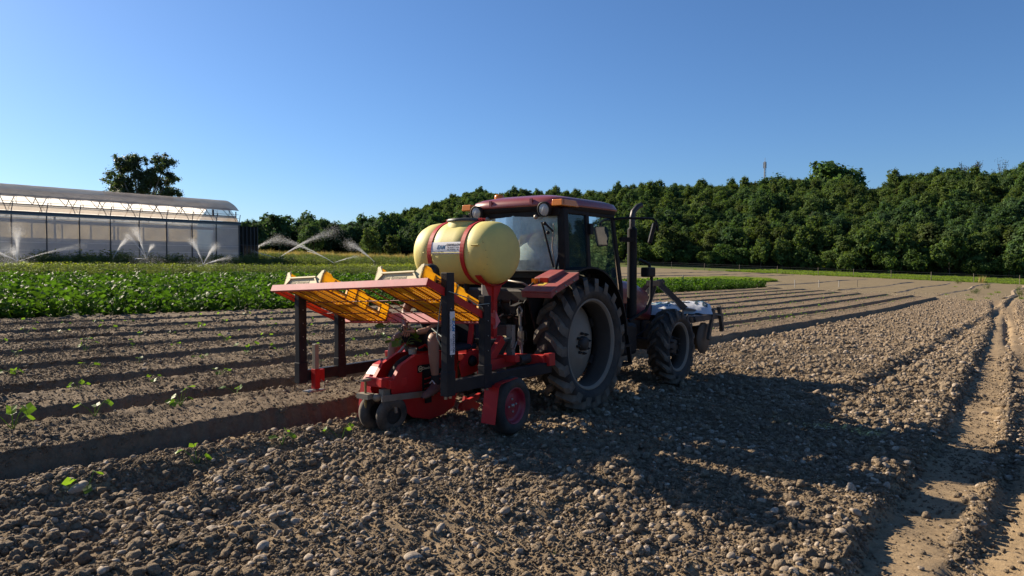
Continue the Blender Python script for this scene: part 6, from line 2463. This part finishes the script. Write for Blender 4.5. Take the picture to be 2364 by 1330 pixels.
for s in (-1, 1):
    bc_ = TB + s * .295 * .775
    sp = MB()
    arc = [(TA - PA0 + (TR + .002) * math.cos(q), bc_ - .026, TZ + (TR + .002) * math.sin(q)) for q in np.linspace(R(92), R(92 + 360 - 4), 60)]
    sp.strip(arc, (0, .052, 0), .006)
    sp.build('strap', M_PRED if True else M_PINK, tank)
    bk = MB()
    bk.box(Vector((TA - PA0 - .035, bc_, TZ + TR + .018)), (.012, .05, .04))
    bk.box(Vector((TA - PA0 + .015, bc_, TZ + TR + .018)), (.012, .05, .04))
    bk.tube([Vector((TA - PA0 - .05, bc_, TZ + TR + .02)), Vector((TA - PA0 + .03, bc_, TZ + TR + .02))], .008, 6)
    bk.build('buckle', M_PRED, tank)
# outlet, hose and a square moulded frame above the sticker
ot = MB()
ot.tube([Vector((TA - PA0 - .05, TB - .05, TZ - TR + .01)), Vector((TA - PA0 - .05, TB - .05, TZ - TR - .06))], .03, 10)
ot.tube([Vector((TA - PA0 - .05, TB - .05, TZ - TR - .05)), Vector((TA - PA0 - .12, TB - .02, TZ - TR - .30)), Vector((TA - PA0 - .30, TB + .10, TZ - TR - .52)), Vector((TA - PA0 - .50, TB + .14, TZ - TR - .66))], .016, 8)
ot.build('outlet_hose', M_BLACK, tank)
# graduation marks pressed into the end
gm = MB()
for k_, (yy, zz) in enumerate([(-.475, .10), (-.505, .02), (-.515, -.05), (-.505, -.12), (-.465, -.17)]):
    rr = float(np.interp(abs(yy), [.434, .496, .539, .564], [.324, .299, .256, .193]))
    xx = -math.sqrt(max(1e-4, rr * rr - zz * zz)) - .001
    gm.box(Vector((TA - PA0 + xx, TB + yy, TZ + zz)), (.004, .022, .006))
    gm.box(Vector((TA - PA0 + xx, TB + yy + .01, TZ + zz + .014)), (.004, .008, .012))
gm.build('level_mark', mat_std('embossed_mark', (.42, .38, .13), .6), tank)
# sticker curved on the tank, with its lettering
def on_tank(s, z, d=.0):
    """s: distance to the right along the tank as the camera sees it, z: up the curved side"""
    an = z / (TR + .003)
    return Vector((TA - PA0 - (TR + .0035 + d) * math.cos(an), TB - s, TZ + (TR + .0035 + d) * math.sin(an)))
def tank_patch(name, s0, s1, z0, z1, mat, parent, d=0.0, n=8):
    mb = MB()
    vs, fs = [], []
    for i in range(2):
        for j in range(n + 1):
            vs.append(on_tank((s0, s1)[i], z0 + (z1 - z0) * j / n, d))
    for j in range(n):
        fs.append((j, n + 1 + j, n + 2 + j, j + 1))
    mb.add(vs, fs, True)
    return mb.build(name, mat, parent)
def tank_text(s_, size, s0, z0, mat, parent, **kw):
    o = text_obj('lettering', s_, size, Matrix.Identity(4), mat, parent, .0004, **kw)
    for v_ in o.data.vertices:
        v_.co = on_tank(s0 + v_.co.x, z0 + v_.co.y, .0015)
    o.data.update()
    return o
stk = tank_patch('sticker', -.205, .200, -.012, .115, M_STICK, tank)
tank_text('EAM', .058, -.065, .058, M_BLUE, stk, shear=.25, bold=.0022)
tank_patch('lettering_rule', -.14, .19, .024, .027, M_BLUE, stk, .0015)
tank_text('CAVAILLON', .034, .105, .082, M_INKK, stk, bold=.0016, spacing=1.05)
tank_text('Tel  04 90 71 14 00', .020, .105, .055, M_INKK, stk, bold=.0006)
tank_text('Fax  04 90 06 1  06', .020, .105, .034, M_INKK, stk, bold=.0006)
tank_text('Euro Agri Mat', .025, -.09, .006, M_INKK, stk, bold=.0012)
tank_text('www.eam-cavaillon', .013, .11, .012, M_INKK, stk)
# stand of the tank: post, gusset, legs
def stand(b, fr):
    mb = MB()
    mb.bar(gq(-1.16, b, .68), gq(-1.16, b, 1.42), .055, .055, (1, 0, 0))
    mb.prism([gq(-1.34, b - .003, 1.50), gq(-.98, b - .003, 1.50), gq(-1.12, b - .003, 1.27), gq(-1.20, b - .003, 1.27)], (0, .008, 0))
    mb.strip([gq(TA + (TR + .012) * math.cos(q), b - .04, TZ + (TR + .012) * math.sin(q)) for q in np.linspace(R(222), R(318), 14)], (0, .08, 0), .008)
    o = mb.build('tank_stand', M_PRED, pl, bevel=.003)
    bo = MB()
    for da, c in ((-.06, 1.44), (.06, 1.44), (0, 1.38), (0, 1.31)):
        bo.lathe([(.012, 0), (.012, .012), (0, .012)], 6, Matrix.Translation(gq(-1.16 + da, b - .004, c)) @ Matrix.Rotation(R(90), 4, 'X'))
    bo.build('bolt', M_PRED, o)
stand(-.44, 0)
stand(.40, 0)
qbar('stand_brace', (-1.16, -.44, .75), (-1.16, .40, .75), .05, .05, M_PRED)
mb = MB()
mb.bar(gq(-1.40, -.30, .70), gq(-1.24, -.24, 1.30), .05, .035)
mb.build('seat_strut', M_PRED, pl)
MB().bar(gq(-1.15, -.34, .68), gq(-.98, -.30, .98), .05, .04).build('grey_strut', mat_std('grey_painted_strut', (.30, .31, .33), .5, .2), pl)
cam_ = MB()
cam_.prism([gq(-1.62, -.40, .52), gq(-1.30, -.40, .56), gq(-1.27, -.40, .70), gq(-1.38, -.40, .78), gq(-1.52, -.40, .77), gq(-1.66, -.40, .66)], (0, .012, 0))
cp_ = cam_.build('chain_guard', M_PRED, pl)
MB().lathe([(.0, 0), (.06, 0), (.05, .03), (0, .04)], 14, Matrix.Translation(gq(-1.47, -.40, .67)) @ Matrix.Rotation(R(90), 4, 'X')).build('sprocket', M_BLACK, cp_)
# seat of the worker
se = MB()
se.box(gq(-1.46, -.10, .80), (.36, .44, .06))
se.build('seat', M_NAVY, pl, bevel=.025)
se = MB()
se.box(gq(-1.27, -.10, .99), (.06, .44, .34))
se.build('seat_back', M_NAVY, pl, bevel=.025)
MB().bar(gq(-1.40, -.1, .62), gq(-1.40, -.1, .78), .06, .06, (1, 0, 0)).build('seat_post', M_PRED, pl)
# planting cups at the top of the wheel
cu = MB()
cu.lathe([(.035, 0), (.05, .075), (.044, .075), (.03, .01), (0, .01)], 14, Matrix.Translation(gq(-1.82, .10, .72)))
cu.build('planting_cup', mat_std('worn_cream_cup', (.50, .44, .34), .6, 0, (.1, .08, .06), .5, 30), pl)
MB().tube([gq(-1.80, .03, .80), gq(-1.74, .0, .83), gq(-1.68, .02, .80)], .012, 6).build('cup_hook', M_PRED, pl)
MB().box(gq(-1.62, .12, .775), (.22, .16, .03)).build('seedling_tray_rest', M_BLACK, pl)

# sticker on the black post, reading downwards
ps = MB().box((0, 0, 0), (.062, .003, .38)).build('post_sticker', M_STICK, pl)
pc = Q(-2.372, -.90, 1.055) + Vector((0, -.041, 0))
ps.location = pc
MV = lambda dx, dz: frame_M(pc + Vector((dx, -.0022, dz)), (0, 0, -1), (1, 0, 0))
text_obj('lettering', 'EAM', .050, MV(.010, .065), M_BLUE, pl, .0004, shear=.2, bold=.0018)
text_obj('lettering', 'CAVAILLON', .030, MV(.014, -.09), M_INKK, pl, .0004, bold=.0012)
text_obj('lettering', 'Tel 04 90 71 14 00', .014, MV(-.008, -.10), M_INKK, pl, .0004)
text_obj('lettering', 'Fax 04 90 06 11 06', .014, MV(-.022, -.10), M_INKK, pl, .0004)
text_obj('lettering', 'Euro Agri Mat', .018, MV(-.022, .07), M_INKK, pl, .0004)
yd = MB().prism([pc + Vector((.022, -.0025, .14)), pc + Vector((-.006, -.0025, .12)), pc + Vector((.022, -.0025, .10))], (0, -.001, 0)).build('yellow_emblem', M_YDEC, pl)
# all lettering of the post belongs to its sticker
for o in list(pl.children):
    if o.name.split('.')[0] == 'lettering' or o is yd:
        M0 = Matrix.Translation(-pc)
        o.data.transform(M0)
        o.parent = ps

# rope tied round the posts
M_ROPE = mat_std('grey_green_cord', (.26, .31, .29), .8)
ro = MB()
def ropepts(P):
    return [Vector(W(*p)) for p in P]
t_ = thing('tie_cord', 'thin grey cord tied round the black posts and rack', 'cord', W(-2.3, -.9, 1.45), 0)
ofc = Vector(W(-2.3, -.9, 1.45))
mb = MB()
for P in ([(-2.42, -.945, 1.42), (-2.2, -.95, 1.36), (-2.05, -.95, 1.285), (-1.87, -.95, 1.29), (-1.70, -.80, 1.30)], [(-2.10, -.95, 1.30), (-1.95, -.93, 1.26), (-1.78, -.85, 1.20), (-1.66, -.74, 1.16)],
          [(-2.42, -.86, 1.39), (-2.41, -.82, 1.20), (-2.42, -.80, 1.02), (-2.40, -.84, .93), (-2.37, -.86, .90)], [(-2.38, -.86, 1.0), (-2.30, -.70, 1.04), (-2.22, -.55, 1.08)]):
    pts = [Vector(W(*p)) - ofc for p in P]
    mb.tube(pts, .005, 5)
mb.build('cord', M_ROPE, t_)

# ------------------------------------------------------------------ worker on the planter, facing backwards
WO = W(-1.46, .08, .80)
wk = thing('person', 'dark-haired worker in dark shorts seated on the planter holding a seedling', 'person', Vector(WO), RZ)
wof = gq(-1.46, .08, .80 - SHR * .98)
def wl_(a, b, c):
    return gq(a, b, c) - wof
PB = .10
J = [(wl_(-1.42, PB, .88), (.15, .12)),            # 0 pelvis
     (wl_(-1.46, PB, 1.06), (.145, .115)),         # 1 waist
     (wl_(-1.56, PB - .05, 1.25), (.155, .12)),          # 2 chest
     (wl_(-1.64, PB - .10, 1.39), (.12, .09)),           # 3 upper chest
     (wl_(-1.70, PB - .14, 1.46), .058),           # 4 neck
     (wl_(-1.75, PB - .18, 1.535), .082),           # 5 head
     (wl_(-1.76, PB - .185, 1.605), .082),           # 6 crown
     (wl_(-1.60, PB + .19, 1.36), .058), (wl_(-1.62, PB + .31, 1.14), .046), (wl_(-1.80, PB + .13, 1.00), .036), (wl_(-1.86, PB + .05, .985), .03),      # left arm 7-10
     (wl_(-1.60, PB - .19, 1.36), .058), (wl_(-1.58, PB - .31, 1.12), .046), (wl_(-1.78, PB - .17, .985), .036), (wl_(-1.86, PB - .09, .97), .03),       # right arm 11-14
     (wl_(-1.44, PB + .11, .89), .095), (wl_(-1.74, PB + .33, .88), .066), (wl_(-1.80, PB + .33, .66), .056), (wl_(-1.76, PB + .30, .47), .036),         # left leg 15-18
     (wl_(-1.44, PB - .11, .89), .095), (wl_(-1.84, PB - .31, .93), .066), (wl_(-1.83, PB - .31, .72), .056), (wl_(-1.80, PB - .30, .50), .036)]         # right leg 19-22
Bn = [(0, 1), (1, 2), (2, 3), (3, 4), (4, 5), (5, 6), (3, 7), (7, 8), (8, 9), (9, 10), (3, 11), (11, 12), (12, 13), (13, 14), (0, 15), (15, 16), (16, 17), (17, 18), (0, 19), (19, 20), (20, 21), (21, 22)]
skin_body('body', J, Bn, M_SKIN, wk)
# hands: palm and five bent fingers each, closed round a stem
def hand(wrist, fwd, palm_n, side, name):
    f = Vector(fwd).normalized()
    n_ = Vector(palm_n)
    n_ = (n_ - f * n_.dot(f)).normalized()
    s_ = f.cross(n_).normalized() * side
    w0 = Vector(wrist)
    js = [(w0, .028), (w0 + f * .045, (.030, .018)), (w0 + f * .085, (.034, .016))]
    bn = [(0, 1), (1, 2)]
    for i, (off, ln) in enumerate(((-.032, .062), (-.011, .074), (.011, .070), (.031, .054))):
        p0 = w0 + f * .088 + s_ * off
        p1 = p0 + f * ln * .42 + n_ * .006
        p2 = p1 + f * ln * .18 + n_ * ln * .34
        p3 = p2 - f * ln * .12 + n_ * ln * .24
        k0 = len(js)
        js += [(p0, .0105), (p1, .010), (p2, .009), (p3, .0075)]
        bn += [(2, k0), (k0, k0 + 1), (k0 + 1, k0 + 2), (k0 + 2, k0 + 3)]
    k0 = len(js)
    q0 = w0 + f * .035 - s_ * .030
    js += [(q0 + n_ * .008, .013), (q0 + f * .03 - s_ * .014 + n_ * .026, .011), (q0 + f * .055 - s_ * .008 + n_ * .042, .009)]
    bn += [(1, k0), (k0, k0 + 1), (k0 + 1, k0 + 2)]
    return skin_body(name, js, bn, M_SKIN, wk, 1)
hand(J[10][0], (-.55, -.6, -.1), (-.2, .1, -1), 1, 'hand')
hand(J[14][0], (-.5, .75, .12), (-.3, .2, 1), -1, 'hand')
# hair, ears, face hints, clothes
hd = J[5][0]
hr = MB().ball(hd + Vector((.012, 0, .05)), (.098, .088, .080), 18, 10)
hr.ball(hd + Vector((.055, 0, .0)), (.055, .080, .085), 14, 8)
hr.build('hair', M_HAIR, wk)
fc = MB()
fc.ball(hd + Vector((-.085, 0, -.005)), (.018, .013, .02), 8, 6)
for s in (-1, 1):
    fc.ball(hd + Vector((.0, s * .083, .0)), (.016, .010, .028), 8, 6)
fc.build('face_and_ears', M_SKIN, wk)
ey = MB()
for s in (-1, 1):
    ey.ball(hd + Vector((-.074, s * .032, .018)), (.008, .012, .007), 8, 6)
ey.build('eye', M_HAIR, wk)
def tube_cloth(name, P, r, mat):
    MB().tube(P, r, 16).build(name, mat, wk)
M_SHORT = mat_std('dark_shorts', (.014, .014, .018), .9)
M_TSH = mat_std('dark_tshirt', (.022, .024, .034), .9)
sh_ = MB()
hipc = J[0][0]
sh_.ball(hipc + Vector((0, 0, .0)), (.175, .215, .125), 20, 10)
sh_.tube([J[15][0] + Vector((.03, 0, 0)), J[15][0].lerp(J[16][0], .5), J[15][0].lerp(J[16][0], .86)], [.125, .112, .102], 16)
sh_.tube([J[19][0] + Vector((.03, 0, 0)), J[19][0].lerp(J[20][0], .5), J[19][0].lerp(J[20][0], .84)], [.125, .112, .100], 16)
sh_.build('shorts', M_SHORT, wk)
loft('tshirt', [ring(J[0][0] + Vector((.0, 0, .03)), .155, .205), ring(J[1][0], .16, .20), ring(J[2][0], .165, .225), ring(J[2][0].lerp(J[3][0], .6), .155, .225), ring(J[3][0] + Vector((0, 0, .02)), .12, .17), ring(J[3][0].lerp(J[4][0], .55), .07, .085)], M_TSH, wk)
for k0 in (7, 11):
    MB().tube([J[3][0].lerp(J[k0][0], .7), J[k0][0], J[k0][0].lerp(J[k0 + 1][0], .55)], [.08, .082, .068], 14).build('sleeve', M_TSH, wk)
# ankles, socks, shoes
M_SOCK = mat_std('black_sock', (.015, .015, .016), .9)
M_SHOE = mat_std('muddy_maroon_shoe', (.13, .045, .045), .8, 0, DUST, .5, 12)
for k0 in (18, 22):
    an = J[k0][0]
    MB().tube([an + Vector((0, 0, .05)), an, an + Vector((.005, 0, -.045))], [.045, .044, .046], 14).build('sock', M_SOCK, wk)
    so = MB()
    fd = Vector((-1, -.12 if k0 == 22 else .1, -.22)).normalized()
    sd_ = Vector((0, 1, 0))
    rings = []
    base = an + Vector((.055, 0, -.085))
    for u_, wd, ht, up in ((0, .030, .045, .03), (.05, .040, .085, .025), (.10, .042, .08, .02), (.17, .046, .052, .005), (.23, .046, .042, .0), (.275, .030, .028, -.003), (.29, .008, .012, -.004)):
        c_ = base + fd * u_
        rings.append([c_ + sd_ * wd * math.cos(q) + Vector((0, 0, ht * max(-.35, math.sin(q)) + up * .2)) for q in np.linspace(0, 2 * PI, 17)[:-1]])
    vs = [p for r_ in rings for p in r_]
    fs = []
    for i in range(len(rings) - 1):
        for j in range(16):
            k2 = (j + 1) % 16
            fs.append((i * 16 + j, i * 16 + k2, (i + 1) * 16 + k2, (i + 1) * 16 + j))
    so.add(vs, fs, True)
    so.add(rings[0], [tuple(range(16))[::-1]])
    so.build('shoe', M_SHOE, wk)
    MB().tube([base + Vector((-.10, -.035, .05)), base + Vector((-.10, 0, .082)), base + Vector((-.10, .035, .05))], .006, 6).build('lace', M_STICK, wk)
# the seedling in the hands, and one already in the cup
def big_seedling(p, s, label, seed, up=True):
    t = thing('seedling_plug', label, 'seedling', p, RZ)
    g = random.Random(seed)
    lm = LM()
    tips = []
    for i in range(5):
        an = i * 1.35 + g.uniform(-.3, .3)
        e = Vector((math.cos(an) * .12 * s - .03, math.sin(an) * .13 * s, (g.uniform(-.16, .07) if not up else g.uniform(.04, .12)) * s))
        lm.stem((0, 0, 0), e, .0035, (1.1, 1.05, 1.3), .03)
        tips.append((e, an))
    lm_me = lm.mesh('stem', M_SEED)
    link_mesh('stem', lm_me, t)
    for e, an in tips:
        lf = LM()
        b = g.uniform(.5, 1.0)
        lf.leaf(e, (math.cos(an), math.sin(an), g.uniform(-.6, .1)), (g.gauss(0, .4) - .5, g.gauss(0, .4), 1), .095 * s, .10 * s, (b, b, b), .15, 4, .4)
        link_mesh('leaf', lf.mesh('leaf', M_SEED), t)
    MB().ball((.02, 0, .03 if not up else -.02), (.025, .025, .035), 10, 7).build('root_plug', M_IRON, t)
big_seedling(W(-1.95, .12, 1.02), 1.25, 'courgette seedling hanging from the hands of the worker', 5, False)
big_seedling(W(-1.88, .14, .86), .9, 'courgette seedling standing in the cup of the planting wheel', 8, True)

# ------------------------------------------------------------------ old drill ridges on the far field
def far_ridges():
    mb = MB()
    for b, a0, a1 in ((-14, 54, 92), (-9.5, 56, 96), (-6, 58, 100), (-2.5, 56, 104), (1.5, 56, 108), (5, 57, 100), (8.5, 56, 96), (15, 57, 100), (26.5, 52, 108), (31, 56, 112), (37, 60, 116)):
        A = np.arange(a0, a1, 2.0)
        pts = []
        for a in A:
            x, y = ab2xy(a, b + .25 * math.sin(a * .21 + b))
            pts.append((x, y, gz1(x, y, False)))
        vs, fs = [], []
        for i, (x, y, z) in enumerate(pts):
            h = .05 + .05 * random.random()
            vs += [(x + UY * .22, y - UX * .22, z - .02), (x, y, z + h), (x - UY * .30, y + UX * .30, z - .02)]
            if i:
                o = 3 * i
                fs += [(o - 3, o, o + 1, o - 2), (o - 2, o + 1, o + 2, o - 1)]
        mb.add(vs, fs, False)
    o = mb.build('soil_ridge', bpy.data.materials['soil_clod'])
    o['kind'] = 'stuff'
far_ridges()
